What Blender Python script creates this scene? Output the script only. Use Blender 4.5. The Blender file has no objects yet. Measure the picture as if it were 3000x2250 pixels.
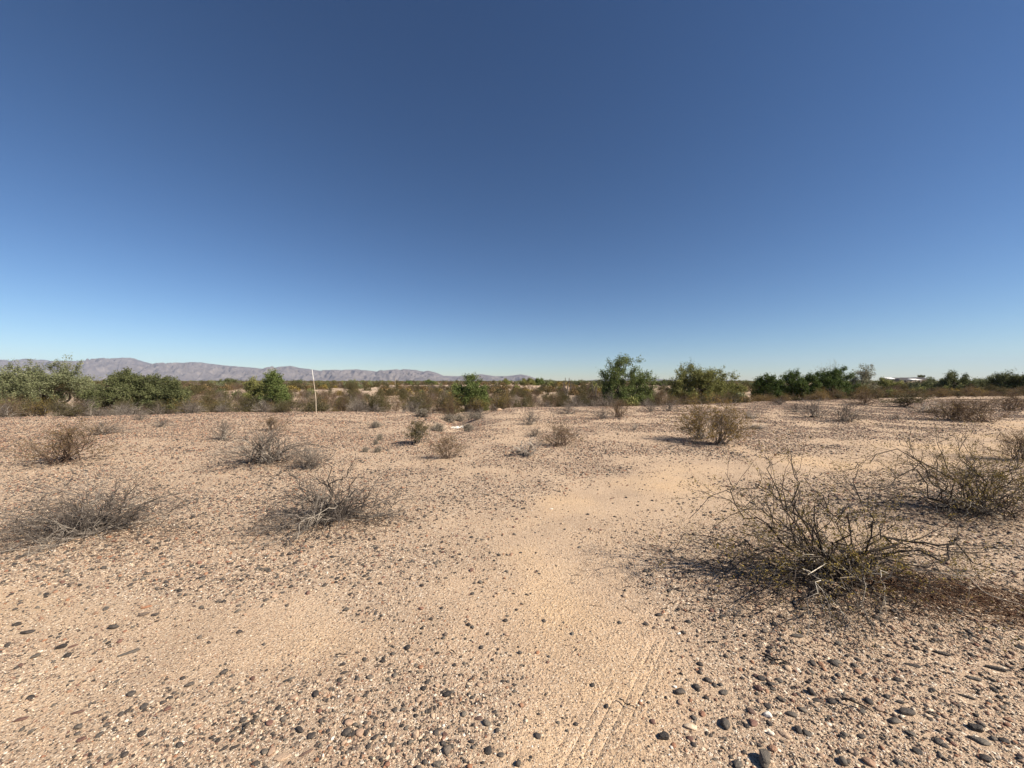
import bpy, math
import numpy as np
from mathutils import Vector

# ------------------------------------------------------------------ camera, sky, sun, exposure
SC = bpy.context.scene
COL = SC.collection
CAM_H = 1.60
PITCH = math.radians(0.457)          # looking very slightly down
FOC = 1128.0                         # focal length in photo pixels (3000 wide)
cam_d = bpy.data.cameras.new("camera")
cam = bpy.data.objects.new("camera", cam_d)
COL.objects.link(cam)
cam_d.sensor_fit = 'HORIZONTAL'
cam_d.sensor_width = 36.0
cam_d.lens = 36.0 * FOC / 3000.0
cam_d.clip_start = 0.05
cam_d.clip_end = 40000.0
cam.location = (0, 0, CAM_H)
cam.rotation_euler = (math.pi / 2 - PITCH, 0, 0)
SC.camera = cam

SUN_ELEV = math.radians(40.0)
SHADOW_LEFT = math.radians(68.0)     # shadows run this far left of straight ahead
sdir = Vector((math.sin(SHADOW_LEFT) * math.cos(SUN_ELEV), -math.cos(SHADOW_LEFT) * math.cos(SUN_ELEV), math.sin(SUN_ELEV)))
w = bpy.data.worlds.new("World")
SC.world = w
w.use_nodes = True
nt = w.node_tree
nt.nodes.clear()
out = nt.nodes.new('ShaderNodeOutputWorld')
bg = nt.nodes.new('ShaderNodeBackground')
sky = nt.nodes.new('ShaderNodeTexSky')
sky.sky_type = 'NISHITA'
sky.sun_disc = False
sky.sun_elevation = SUN_ELEV
sky.sun_rotation = math.atan2(sdir.x, sdir.y)
sky.altitude = 0
sky.air_density = 0.85
sky.dust_density = 0.12
sky.ozone_density = 3.0
hsv = nt.nodes.new('ShaderNodeHueSaturation')
hsv.inputs['Saturation'].default_value = 1.08
hsv.inputs['Value'].default_value = 0.86
nt.links.new(sky.outputs[0], hsv.inputs['Color'])
gam = nt.nodes.new('ShaderNodeGamma')
gam.inputs['Gamma'].default_value = 1.2
nt.links.new(hsv.outputs[0], gam.inputs[0])
nt.links.new(gam.outputs[0], bg.inputs[0])
bg.inputs[1].default_value = 0.050
nt.links.new(bg.outputs[0], out.inputs[0])

sl = bpy.data.lights.new("sun", 'SUN')
sl.energy = 5.0
sl.angle = math.radians(0.53)
sl.color = (1.0, 0.90, 0.75)
so = bpy.data.objects.new("sun", sl)
COL.objects.link(so)
so.rotation_euler = sdir.to_track_quat('Z', 'Y').to_euler()
so.location = (30, -20, 40)

SC.view_settings.view_transform = 'Standard'
SC.view_settings.look = 'None'
SC.view_settings.gamma = 1.0
SC.view_settings.use_curve_mapping = False
SC.view_settings.exposure = 0.78
SC.render.engine = 'CYCLES'
SC.cycles.max_bounces = 5
SC.cycles.diffuse_bounces = 3
SC.cycles.volume_bounces = 0
SC.cycles.caustics_reflective = False
SC.cycles.caustics_refractive = False

RNG = np.random.default_rng(11)

# ------------------------------------------------------------------ materials
def new_mat(name):
    m = bpy.data.materials.new(name)
    m.use_nodes = True
    n = m.node_tree
    b = n.nodes['Principled BSDF']
    b.inputs['Roughness'].default_value = 0.85
    b.inputs['Specular IOR Level'].default_value = 0.2
    return m, n, b

def ramp(n, stops, interp='LINEAR'):
    r = n.nodes.new('ShaderNodeValToRGB')
    r.color_ramp.interpolation = interp
    e = r.color_ramp.elements
    while len(e) < len(stops):
        e.new(0.5)
    for i, (p, c) in enumerate(stops):
        e[i].position = p
        e[i].color = (c[0], c[1], c[2], 1)
    return r

def math_n(n, op, a, b=None, clamp=False):
    x = n.nodes.new('ShaderNodeMath')
    x.operation = op
    x.use_clamp = clamp
    for i, v in enumerate((a, b)):
        if v is None:
            continue
        if isinstance(v, (int, float)):
            x.inputs[i].default_value = v
        else:
            n.links.new(v, x.inputs[i])
    return x.outputs[0]

def mixc(n, fac, a, b, mode='MIX'):
    x = n.nodes.new('ShaderNodeMix')
    x.data_type = 'RGBA'
    x.blend_type = mode
    for k, v in ((0, fac), (6, a), (7, b)):
        if isinstance(v, (int, float)):
            x.inputs[k].default_value = v
        elif isinstance(v, tuple):
            x.inputs[k].default_value = (v[0], v[1], v[2], 1)
        else:
            n.links.new(v, x.inputs[k])
    return x.outputs[2]

def noise(n, vec, scale, detail=3, rough=0.55):
    x = n.nodes.new('ShaderNodeTexNoise')
    x.inputs['Scale'].default_value = scale
    x.inputs['Detail'].default_value = detail
    x.inputs['Roughness'].default_value = rough
    if vec is not None:
        n.links.new(vec, x.inputs['Vector'])
    return x.outputs[0]

def tone_mat(name, stops, rough=0.85, noise_scale=0, trans=0.0, spec=0.2):
    """colour by the 'tone' vertex attribute (each twig or leaf has its own)"""
    m, n, b = new_mat(name)
    b.inputs['Roughness'].default_value = rough
    b.inputs['Specular IOR Level'].default_value = spec
    a = n.nodes.new('ShaderNodeAttribute')
    a.attribute_name = 'tone'
    r = ramp(n, stops)
    n.links.new(a.outputs['Fac'], r.inputs[0])
    c = r.outputs[0]
    if noise_scale:
        tc = n.nodes.new('ShaderNodeTexCoord')
        f = noise(n, tc.outputs['Object'], noise_scale, 2)
        rr = ramp(n, [(0.3, (0.6, 0.6, 0.6)), (0.7, (1.25, 1.22, 1.18))])
        n.links.new(f, rr.inputs[0])
        c = mixc(n, 1.0, c, rr.outputs[0], 'MULTIPLY')
    n.links.new(c, b.inputs['Base Color'])
    if trans > 0:
        t = n.nodes.new('ShaderNodeBsdfTranslucent')
        n.links.new(c, t.inputs[0])
        mx = n.nodes.new('ShaderNodeMixShader')
        mx.inputs[0].default_value = trans
        o = n.nodes['Material Output']
        n.links.new(b.outputs[0], mx.inputs[1])
        n.links.new(t.outputs[0], mx.inputs[2])
        n.links.new(mx.outputs[0], o.inputs[0])
    return m

M = {}
M['bark_dark'] = tone_mat('bark_dark', [(0, (0.025, 0.02, 0.018)), (0.55, (0.06, 0.048, 0.04)), (0.82, (0.14, 0.118, 0.1)), (0.93, (0.42, 0.38, 0.32)), (1, (0.6, 0.55, 0.47))], noise_scale=18)
M['bark_grey'] = tone_mat('bark_grey', [(0, (0.06, 0.05, 0.043)), (0.4, (0.13, 0.11, 0.095)), (0.75, (0.22, 0.19, 0.165)), (1, (0.44, 0.39, 0.33))], noise_scale=18)
M['bark_red'] = tone_mat('bark_red', [(0, (0.06, 0.04, 0.03)), (0.6, (0.14, 0.095, 0.07)), (1, (0.26, 0.2, 0.15))], noise_scale=18)
M['bark_white'] = tone_mat('bark_white', [(0, (0.12, 0.1, 0.085)), (0.5, (0.32, 0.28, 0.24)), (1, (0.62, 0.56, 0.48))], noise_scale=18)
M['bark_tree'] = tone_mat('bark_tree', [(0, (0.05, 0.042, 0.035)), (1, (0.2, 0.18, 0.14))], noise_scale=6)
M['leaf_creosote'] = tone_mat('leaf_creosote', [(0, (0.12, 0.09, 0.022)), (0.5, (0.23, 0.17, 0.045)), (1, (0.36, 0.27, 0.08))], trans=0.2)
M['leaf_rust'] = tone_mat('leaf_rust', [(0, (0.10, 0.065, 0.03)), (0.5, (0.17, 0.115, 0.052)), (1, (0.26, 0.185, 0.09))], trans=0.2)
M['litter'] = tone_mat('litter', [(0, (0.05, 0.022, 0.012)), (0.6, (0.12, 0.055, 0.028)), (1, (0.28, 0.18, 0.11))])
M['leaf_orange'] = tone_mat('leaf_orange', [(0, (0.12, 0.08, 0.022)), (0.5, (0.22, 0.145, 0.042)), (1, (0.34, 0.23, 0.075))], trans=0.2)
M['leaf_olive'] = tone_mat('leaf_olive', [(0, (0.06, 0.055, 0.026)), (0.5, (0.105, 0.09, 0.04)), (1, (0.17, 0.14, 0.065))], trans=0.2)
M['leaf_dark'] = tone_mat('leaf_dark', [(0, (0.055, 0.064, 0.027)), (0.5, (0.115, 0.128, 0.054)), (1, (0.21, 0.22, 0.10))], trans=0.25)
M['leaf_sage'] = tone_mat('leaf_sage', [(0, (0.11, 0.12, 0.06)), (0.5, (0.19, 0.205, 0.105)), (1, (0.29, 0.30, 0.17))], trans=0.25)
M['leaf_green'] = tone_mat('leaf_green', [(0, (0.06, 0.085, 0.025)), (0.5, (0.125, 0.16, 0.05)), (1, (0.23, 0.265, 0.095))], trans=0.25)
M['leaf_deep'] = tone_mat('leaf_deep', [(0, (0.035, 0.058, 0.016)), (0.5, (0.075, 0.11, 0.03)), (1, (0.15, 0.195, 0.06))], trans=0.25)
M['leaf_palo'] = tone_mat('leaf_palo', [(0, (0.10, 0.11, 0.035)), (0.5, (0.20, 0.205, 0.07)), (1, (0.33, 0.32, 0.12))], trans=0.25)
M['leaf_straw'] = tone_mat('leaf_straw', [(0, (0.16, 0.14, 0.10)), (0.5, (0.27, 0.235, 0.18)), (1, (0.42, 0.37, 0.28))], trans=0.15)
M['leaf_pale'] = tone_mat('leaf_pale', [(0, (0.14, 0.135, 0.085)), (0.5, (0.235, 0.225, 0.15)), (1, (0.36, 0.34, 0.24))], trans=0.2)

# ------------------------------------------------------------------ numpy mesh helpers
def mesh_np(name, V, F, mat, tone=None, smooth=True, extra=None):
    """V (n,3); F (m,k)"""
    me = bpy.data.meshes.new(name)
    V = np.ascontiguousarray(V, dtype=np.float32)
    F = np.ascontiguousarray(F, dtype=np.int32)
    k = F.shape[1]
    me.vertices.add(len(V))
    me.vertices.foreach_set('co', V.ravel())
    me.loops.add(F.size)
    me.loops.foreach_set('vertex_index', F.ravel())
    me.polygons.add(len(F))
    me.polygons.foreach_set('loop_start', np.arange(0, F.size, k, dtype=np.int32))
    me.polygons.foreach_set('use_smooth', np.full(len(F), smooth))
    if tone is not None:
        a = me.attributes.new('tone', 'FLOAT', 'POINT')
        a.data.foreach_set('value', np.ascontiguousarray(tone, dtype=np.float32))
    for nm, arr in (extra or {}).items():
        a = me.attributes.new(nm, 'FLOAT', 'POINT')
        a.data.foreach_set('value', np.ascontiguousarray(arr, dtype=np.float32))
    if mat is not None:
        me.materials.append(mat)
    me.update(calc_edges=True)
    me.validate()
    return me

def unit(a):
    return a / np.maximum(np.linalg.norm(a, axis=-1, keepdims=True), 1e-9)

class Geo:
    """collects tubes and leaves of one part"""
    def __init__(s):
        s.V = []; s.F = []; s.T = []; s.n = 0
    def add(s, V, F, T):
        s.V.append(V); s.F.append(F + s.n); s.T.append(T); s.n += len(V)
    def tubes(s, P, R, tone, k=3):
        B, n, _ = P.shape
        if B == 0:
            return
        t = np.empty_like(P)
        t[:, 1:-1] = P[:, 2:] - P[:, :-2]
        t[:, 0] = P[:, 1] - P[:, 0]
        t[:, -1] = P[:, -1] - P[:, -2]
        t = unit(t)
        ref = np.where(np.abs(t[:, :1, 2:3]) > 0.9, np.array([[[1., 0, 0]]]), np.array([[[0, 0, 1.]]]))
        a = unit(np.cross(t, np.broadcast_to(ref, t.shape)))
        b = np.cross(t, a)
        ang = np.arange(k) * 2 * np.pi / k
        ring = (a[:, :, None] * np.cos(ang)[None, None, :, None] + b[:, :, None] * np.sin(ang)[None, None, :, None]) * R[:, :, None, None]
        V = (P[:, :, None] + ring).reshape(-1, 3)
        base = (np.arange(B)[:, None, None] * n + np.arange(n - 1)[None, :, None]) * k
        j = np.arange(k)[None, None]
        j2 = (j + 1) % k
        F = np.stack([base + j, base + j2, base + k + j2, base + k + j], -1).reshape(-1, 4)
        s.add(V, F, np.repeat(tone, n * k))
    def leaves(s, C, size, tone, rng, narrow=0.45, droop=0.0):
        m = len(C)
        if m == 0:
            return
        a = unit(rng.normal(size=(m, 3)) + np.array([0, 0, droop]))
        b = unit(np.cross(a, rng.normal(size=(m, 3))))
        sz = (size * rng.uniform(0.6, 1.35, m))[:, None]
        a = a * sz; b = b * sz * narrow
        V = np.stack([C - a * .5, C + b * .5, C + a * .5, C - b * .5], 1).reshape(-1, 3)
        F = (np.arange(m)[:, None] * 4 + np.arange(4)[None])
        s.add(V, F, np.repeat(tone, 4))
    def mesh(s, name, mat, smooth=True):
        return mesh_np(name, np.concatenate(s.V), np.concatenate(s.F), mat, np.concatenate(s.T), smooth)

def grow(S, D, L, n, wob, lift, rng):
    """paths (B,n,3) from starts S along D, length L, wandering, bending up (lift>0) or down"""
    B = len(S)
    P = np.empty((B, n, 3)); P[:, 0] = S
    d = unit(D)
    step = (L / (n - 1))[:, None]
    lift = np.broadcast_to(np.asarray(lift, float), (B,))
    for i in range(1, n):
        d = unit(d + rng.normal(size=(B, 3)) * wob + np.stack([np.zeros(B), np.zeros(B), lift], 1) / (n - 1))
        P[:, i] = P[:, i - 1] + d * step
    return P

def to_targets(S, T, arch, n, wob, rng, kink=0.0):
    """paths from S to T with arching in between and wandering"""
    B = len(T)
    t = np.linspace(0, 1, n)[None, :, None]
    P = S[:, None] * (1 - t) + T[:, None] * t
    L = np.linalg.norm(T - S, axis=1)
    P[:, :, 2] += (np.sin(t[..., 0] * np.pi * 0.95) * (np.asarray(arch) * L)[:, None])
    W = np.cumsum(rng.normal(size=(B, n, 3)), 1)
    W -= W[:, :1] * (1 - t) + W[:, -1:] * t
    W[:, 0] = 0
    P += W * (wob * L)[:, None, None] * np.minimum(1, np.sin(t * np.pi) * 1.5)
    if kink:
        K = rng.normal(size=(B, n, 3)) * (kink * L)[:, None, None]; K[:, 0] = 0; P += K
    return P

def children(P, R, c, tmin, tmax, spread, rng, tone, jit=0.12, up=0.0):
    """start points, directions, radii, tones of c children on every branch"""
    B, n, _ = P.shape
    idx = np.repeat(np.arange(B), c)
    t = rng.uniform(tmin, tmax, len(idx)) * (n - 1)
    i = np.minimum(t.astype(int), n - 2); f = (t - i)[:, None]
    S = P[idx, i] * (1 - f) + P[idx, i + 1] * f
    tg = unit(P[idx, i + 1] - P[idx, i])
    perp = unit(np.cross(tg, rng.normal(size=tg.shape)))
    D = unit(tg + perp * np.tan(np.radians(rng.uniform(spread * .5, spread * 1.3, len(idx))))[:, None] + np.array([0, 0, up]))
    r = (R[idx, i] * (1 - f[:, 0]) + R[idx, i + 1] * f[:, 0])
    return S, D, r, np.clip(tone[idx] + rng.normal(size=len(idx)) * jit, 0, 1), idx

def taper(r0, n, r1=0.25, p=1.0):
    t = np.linspace(0, 1, n)[None] ** p
    return r0[:, None] * (1 - t * (1 - r1))

# ------------------------------------------------------------------ terrain
_nr = np.random.default_rng(5)
_tab = _nr.random((64, 64))
def vnoise(x, y):
    xi = np.floor(x).astype(int); yi = np.floor(y).astype(int)
    fx = x - xi; fy = y - yi
    fx = fx * fx * (3 - 2 * fx); fy = fy * fy * (3 - 2 * fy)
    a = _tab[xi % 64, yi % 64]; b = _tab[(xi + 1) % 64, yi % 64]
    c = _tab[xi % 64, (yi + 1) % 64]; d = _tab[(xi + 1) % 64, (yi + 1) % 64]
    return (a * (1 - fx) + b * fx) * (1 - fy) + (c * (1 - fx) + d * fx) * fy
def fbm(x, y, o=4):
    s = 0; a = 0.5; t = 0
    for i in range(o):
        s = s + a * vnoise(x * 2 ** i + 17.3 * i, y * 2 ** i + 5.1 * i); t += a; a *= .5
    return s / t
def sstep(x, a, b):
    t = np.clip((x - a) / (b - a), 0, 1)
    return t * t * (3 - 2 * t)

CREST_PX = [-900, 0, 400, 810, 1150, 1270, 1480, 1700, 2000, 2300, 2700, 3000, 3900]
CREST_Y = [15.5, 16.6, 17.6, 18.6, 19.2, 19.6, 22.0, 23.5, 25.0, 30, 37, 41, 46]
MOUNDS = []          # x, y, radius, height - filled below, the little hummocks the shrubs stand on
def crest_depth(x, y):
    u = x / np.maximum(y, 1.0)
    return np.interp(u * FOC + 1500, CREST_PX, CREST_Y)
def ground_h(x, y):
    x = np.asarray(x, float); y = np.asarray(y, float)
    yc = crest_depth(x, y)
    s = y - yc + (fbm(x * .35, y * .35, 2) - .5) * 2.0
    px = np.clip(x / np.maximum(y, 1.0) * FOC + 1500, -900, 3900)
    deep = np.interp(px, [0, 1500, 2200, 2700, 3200], [0.62, 0.7, 0.55, 0.35, 0.3])
    h = -deep * sstep(s, 0.0, 5.5) + deep * 1.02 * sstep(s, 11, 42)
    h = h + 0.05 * np.exp(-(s + 1.2) ** 2 / 3.0)
    fw = sstep(s, 8, 40)
    h = h + fw * (fbm(x * .03 + 9, y * .03, 3) - .5) * 0.9 * (1 - sstep(y, 300, 900))
    h = h + (fbm(x * .28, y * .28, 3) - .5) * 0.10 + (fbm(x * 1.7, y * 1.7, 3) - .5) * 0.028 * (1 - sstep(np.hypot(x, y), 8, 30))
    # little gully that drains over the crest
    t = np.clip((y - 11.5) / 8.5, 0, 1)
    xc = -1.75 - 1.0 * t + 0.25 * np.sin(y * .9)
    h = h - (0.12 + 0.55 * t) * sstep(y, 10.5, 14) * (1 - sstep(y, 23, 26)) * np.exp(-((x - xc) / (0.75 + .5 * t)) ** 2)
    for mx, my, mr, mh in MOUNDS:
        h = h + mh * np.exp(-((x - mx) ** 2 + (y - my) ** 2) / mr ** 2)
    return h

def ray(px, py):
    u = (px - 1500) / FOC; v = -(py - 1125) / FOC
    f = np.array([0, math.cos(PITCH), -math.sin(PITCH)]); up = np.array([0, math.sin(PITCH), math.cos(PITCH)])
    return np.array([u, 0, 0]) + f + up * v
def at_depth(px, py, Y):
    d = ray(px, py)
    return np.array([0, 0, CAM_H]) + d * (Y / d[1])
def hit(px, py):
    d = ray(px, py)
    Y = np.geomspace(1.0, 400, 1600)
    X = d[0] / d[1] * Y; Z = CAM_H + d[2] / d[1] * Y
    g = ground_h(X, Y)
    k = np.argmax(Z <= g)
    if Z[k] > g[k]:
        k = len(Y) - 1
    return np.array([X[k], Y[k], g[k]])

for px, py, r_, h_ in ((2450, 1690, .8, .07), (2860, 1500, .8, .10), (965, 1515, .6, .06), (270, 1545, .8, .07), (190, 1354, .5, .04),
                       (790, 1350, .7, .08), (1221, 1302, .5, .05), (2085, 1295, .8, .05), (2476, 1232, 1., .05), (655, 1288, .5, .04)):
    p = hit(px, py)
    MOUNDS.append((p[0], p[1], r_, h_))

# dusty wheel path (world x,y)
PATH = np.array([(0.15, 0.6), (0.28, 1.5), (0.42, 2.3), (0.45, 3.0), (0.25, 3.9), (0.7, 4.9), (1.9, 5.9), (4.3, 6.9), (8.5, 8.3), (14, 10.5), (20, 14)])
def path_dist(x, y):
    d = np.full(np.shape(x), 1e9)
    for (ax, ay), (bx, by) in zip(PATH[:-1], PATH[1:]):
        vx, vy = bx - ax, by - ay
        t = np.clip(((x - ax) * vx + (y - ay) * vy) / (vx * vx + vy * vy), 0, 1)
        d = np.minimum(d, np.hypot(x - ax - t * vx, y - ay - t * vy))
    return d
def dusty(x, y):
    """1 in the smooth dusty track, 0 on the gravel pavement"""
    r = np.hypot(x, y)
    wd = 0.34 + 0.058 * r + (fbm(x * 1.6 + 3, y * 1.6, 4) - .5) * 0.5
    a = np.exp(-np.abs(path_dist(x, y) / wd) ** 3.5)
    # second fainter dusty lane towards the lower left
    b = 0.75 * np.exp(-(((y - 2.35) + 0.12 * (x + 1)) / 0.28) ** 2) * sstep(-x, -0.1, 0.9)
    c = 0.8 * np.exp(-((x - 0.3) ** 2 / 1.2 + (y - 4.3) ** 2 / 0.7))
    return np.clip(np.maximum(np.maximum(a, b), c), 0, 1)
def gravelly(x, y):
    """relative amount of stones"""
    g = 0.30 + 1.15 * sstep(fbm(x * .8 + 31, y * .8 + 7, 4), 0.36, 0.60)
    g = g + 0.9 * np.exp(-((x + .45) / .6) ** 2 - ((y - 2.0) / .45) ** 2) + .6 * np.exp(-((x - .15) / .35) ** 2 - ((y - 3.35) / .3) ** 2)
    g = g + 0.45 * sstep(-x, 0.8, 2.5) * sstep(y, 2.6, 3.2)
    g = g * (0.6 + 0.8 * fbm(x * 3.1, y * 3.1, 2))
    g = g + 1.1 * sstep(x, 0.75, 1.3) * (1 - sstep(y, 2.9, 4.2))
    return g * (1 - 0.93 * dusty(x, y))

def rings():
    R = [0.0]
    r = 0.35
    while r < 10450:
        R.append(r)
        if r < 8: r *= 1.0145
        elif r < 60: r *= 1.02
        elif r < 300: r *= 1.035
        else: r *= 1.10
    R.append(10450)
    return np.array(R[1:])
R_ = rings()
A_ = np.concatenate([np.radians(np.linspace(-62, 62, 430, endpoint=False)), np.radians(np.linspace(62, 298, 90, endpoint=False))])
RR, AA = np.meshgrid(R_, A_, indexing='ij')
GX = RR * np.sin(AA); GY = RR * np.cos(AA)
GZ = ground_h(GX, GY)
nR, nA = GX.shape
gv = np.concatenate([np.stack([GX, GY, GZ], -1).reshape(-1, 3), [[0, 0, float(ground_h(0., 0.))]]])
i = np.arange(nR - 1)[:, None]; j = np.arange(nA)[None]; j2 = (j + 1) % nA
gf = np.stack([i * nA + j, i * nA + j2, (i + 1) * nA + j2, (i + 1) * nA + j], -1).reshape(-1, 4)[:, ::-1]
cap = np.stack([np.full(nA, nR * nA), (np.arange(nA) + 1) % nA, np.arange(nA), np.arange(nA)], -1)
fx, fy = gv[:, 0], gv[:, 1]
du = dusty(fx, fy); gr = np.clip(gravelly(fx, fy), 0, 2)
# tyre tread lines, from the bottom edge up to the right
tdir = np.array([0.86 - 0.18, 2.56 - 1.59]); tdir /= np.linalg.norm(tdir)
tacross = (fx - 0.30) * tdir[1] - (fy - 1.59) * tdir[0]
talong = (fx - 0.30) * tdir[0] + (fy - 1.59) * tdir[1]
tread = np.exp(-(tacross / 0.13) ** 4) * sstep(talong, -0.6, -0.2) * (1 - sstep(talong, 1.0, 1.5)) * sstep(fbm(fx * 5, fy * 5, 2), 0.38, 0.62)

def ground_material():
    m, n, b = new_mat('desert_ground')
    tc = n.nodes.new('ShaderNodeTexCoord').outputs['Object']
    def att(nm):
        a = n.nodes.new('ShaderNodeAttribute'); a.attribute_name = nm
        return a.outputs['Fac']
    dust, grav, trd = att('dust'), att('gravel'), att('tread')
    c = ramp(n, [(0.28, (0.39, 0.285, 0.195)), (0.5, (0.51, 0.37, 0.25)), (0.72, (0.61, 0.455, 0.31))])
    n.links.new(noise(n, tc, 0.9, 6, 0.6), c.inputs[0])
    orange = ramp(n, [(0.45, (0, 0, 0)), (0.7, (1, 1, 1))])
    n.links.new(noise(n, tc, 0.55, 3), orange.inputs[0])
    of = math_n(n, 'MULTIPLY', orange.outputs[0], math_n(n, 'ADD', math_n(n, 'MULTIPLY', dust, 1.1), 0.15), True)
    col = mixc(n, of, c.outputs[0], (0.63, 0.44, 0.262))
    # gravel pavement is greyer and duller than the blown dust
    col = mixc(n, math_n(n, 'MULTIPLY', math_n(n, 'SUBTRACT', grav, 0.25, True), 0.55, True), col, (0.38, 0.295, 0.22))
    # grit: light and dark grains
    def cells(scale, stops, fac):
        v = n.nodes.new('ShaderNodeTexVoronoi'); v.inputs['Scale'].default_value = scale
        n.links.new(tc, v.inputs['Vector'])
        sx = n.nodes.new('ShaderNodeSeparateColor'); n.links.new(v.outputs['Color'], sx.inputs[0])
        r = ramp(n, stops); n.links.new(sx.outputs[0], r.inputs[0])
        # only the middle of each cell is the grain
        e = ramp(n, [(0.35, (1, 1, 1)), (0.62, (0, 0, 0))])
        n.links.new(v.outputs['Distance'], e.inputs[0])
        return r.outputs[0], math_n(n, 'MULTIPLY', e.outputs[0], fac), v.outputs['Distance'], sx.outputs[1]
    st = [(0.0, (0.09, 0.07, 0.06)), (0.22, (0.16, 0.12, 0.10)), (0.30, (0.36, 0.25, 0.18)), (0.6, (0.50, 0.36, 0.25)), (0.85, (0.62, 0.49, 0.36)), (1.0, (0.80, 0.72, 0.6))]
    g1, f1, d1, r1 = cells(150, st, 0.85)
    col = mixc(n, f1, col, g1)
    g2, f2, d2, r2 = cells(52, st, math_n(n, 'MULTIPLY', grav, 0.8))
    pick = ramp(n, [(0.45, (0, 0, 0)), (0.5, (1, 1, 1))]); n.links.new(r2, pick.inputs[0])
    col = mixc(n, math_n(n, 'MULTIPLY', f2, pick.outputs[0], True), col, g2)
    g3, f3, d3, r3 = cells(17, st, math_n(n, 'MULTIPLY', grav, 0.55))
    pick3 = ramp(n, [(0.6, (0, 0, 0)), (0.65, (1, 1, 1))]); n.links.new(r3, pick3.inputs[0])
    far = n.nodes.new('ShaderNodeVectorMath'); far.operation = 'LENGTH'; n.links.new(tc, far.inputs[0])
    fr = n.nodes.new('ShaderNodeMapRange'); fr.inputs[1].default_value = 5; fr.inputs[2].default_value = 12
    n.links.new(far.outputs['Value'], fr.inputs[0])
    col = mixc(n, math_n(n, 'MULTIPLY', math_n(n, 'MULTIPLY', f3, pick3.outputs[0]), fr.outputs[0], True), col, g3)
    n.links.new(col, b.inputs['Base Color'])
    b.inputs['Roughness'].default_value = 0.95
    b.inputs['Specular IOR Level'].default_value = 0.1
    # relief
    h = math_n(n, 'MULTIPLY', noise(n, tc, 60, 5, 0.7), 0.010)
    h = math_n(n, 'ADD', h, math_n(n, 'MULTIPLY', math_n(n, 'SUBTRACT', 0.6, d1, True), 0.0045))
    h = math_n(n, 'ADD', h, math_n(n, 'MULTIPLY', math_n(n, 'MULTIPLY', math_n(n, 'SUBTRACT', 0.6, d2, True), pick.outputs[0]), 0.012))
    sp = n.nodes.new('ShaderNodeSeparateXYZ'); n.links.new(tc, sp.inputs[0])
    ac = math_n(n, 'SUBTRACT', math_n(n, 'MULTIPLY', sp.outputs[0], float(tdir[1])), math_n(n, 'MULTIPLY', sp.outputs[1], float(tdir[0])))
    wav = math_n(n, 'POWER', math_n(n, 'ABSOLUTE', math_n(n, 'SINE', math_n(n, 'MULTIPLY', ac, math.pi / 0.052))), 0.35)
    h = math_n(n, 'ADD', h, math_n(n, 'MULTIPLY', math_n(n, 'MULTIPLY', wav, trd), 0.009))
    bp = n.nodes.new('ShaderNodeBump'); bp.inputs['Strength'].default_value = 0.9; bp.inputs['Distance'].default_value = 1.0
    n.links.new(h, bp.inputs['Height']); n.links.new(bp.outputs[0], b.inputs['Normal'])
    return m
M['ground'] = ground_material()
F_all = np.concatenate([gf, cap])
me = mesh_np('ground', gv, gf, M['ground'], None, True, {'dust': du, 'gravel': gr, 'tread': tread})
ground = bpy.data.objects.new('ground', me)
COL.objects.link(ground)
ground['kind'] = 'structure'

# ------------------------------------------------------------------ object helpers
def tag(o, label, cat, group=None):
    o['label'] = label; o['category'] = cat
    if group: o['group'] = group
    return o
def link(name, me, parent=None, loc=None, rot=None, scl=None):
    o = bpy.data.objects.new(name, me); COL.objects.link(o)
    if parent is not None: o.parent = parent
    if loc is not None: o.location = loc
    if rot is not None: o.rotation_euler = rot
    if scl is not None: o.scale = scl
    return o
def empty(name, loc):
    o = bpy.data.objects.new(name, None); COL.objects.link(o)
    o.location = loc; o.empty_display_size = 0.3
    return o
def copy_tree(root, loc, rz, s):
    r = root.copy(); COL.objects.link(r)
    r.location = loc; r.rotation_euler = (0, 0, rz); r.scale = s
    for ch in kids[root.name]:
        c = ch.copy(); COL.objects.link(c); c.parent = r
    return r
kids = {}

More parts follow.
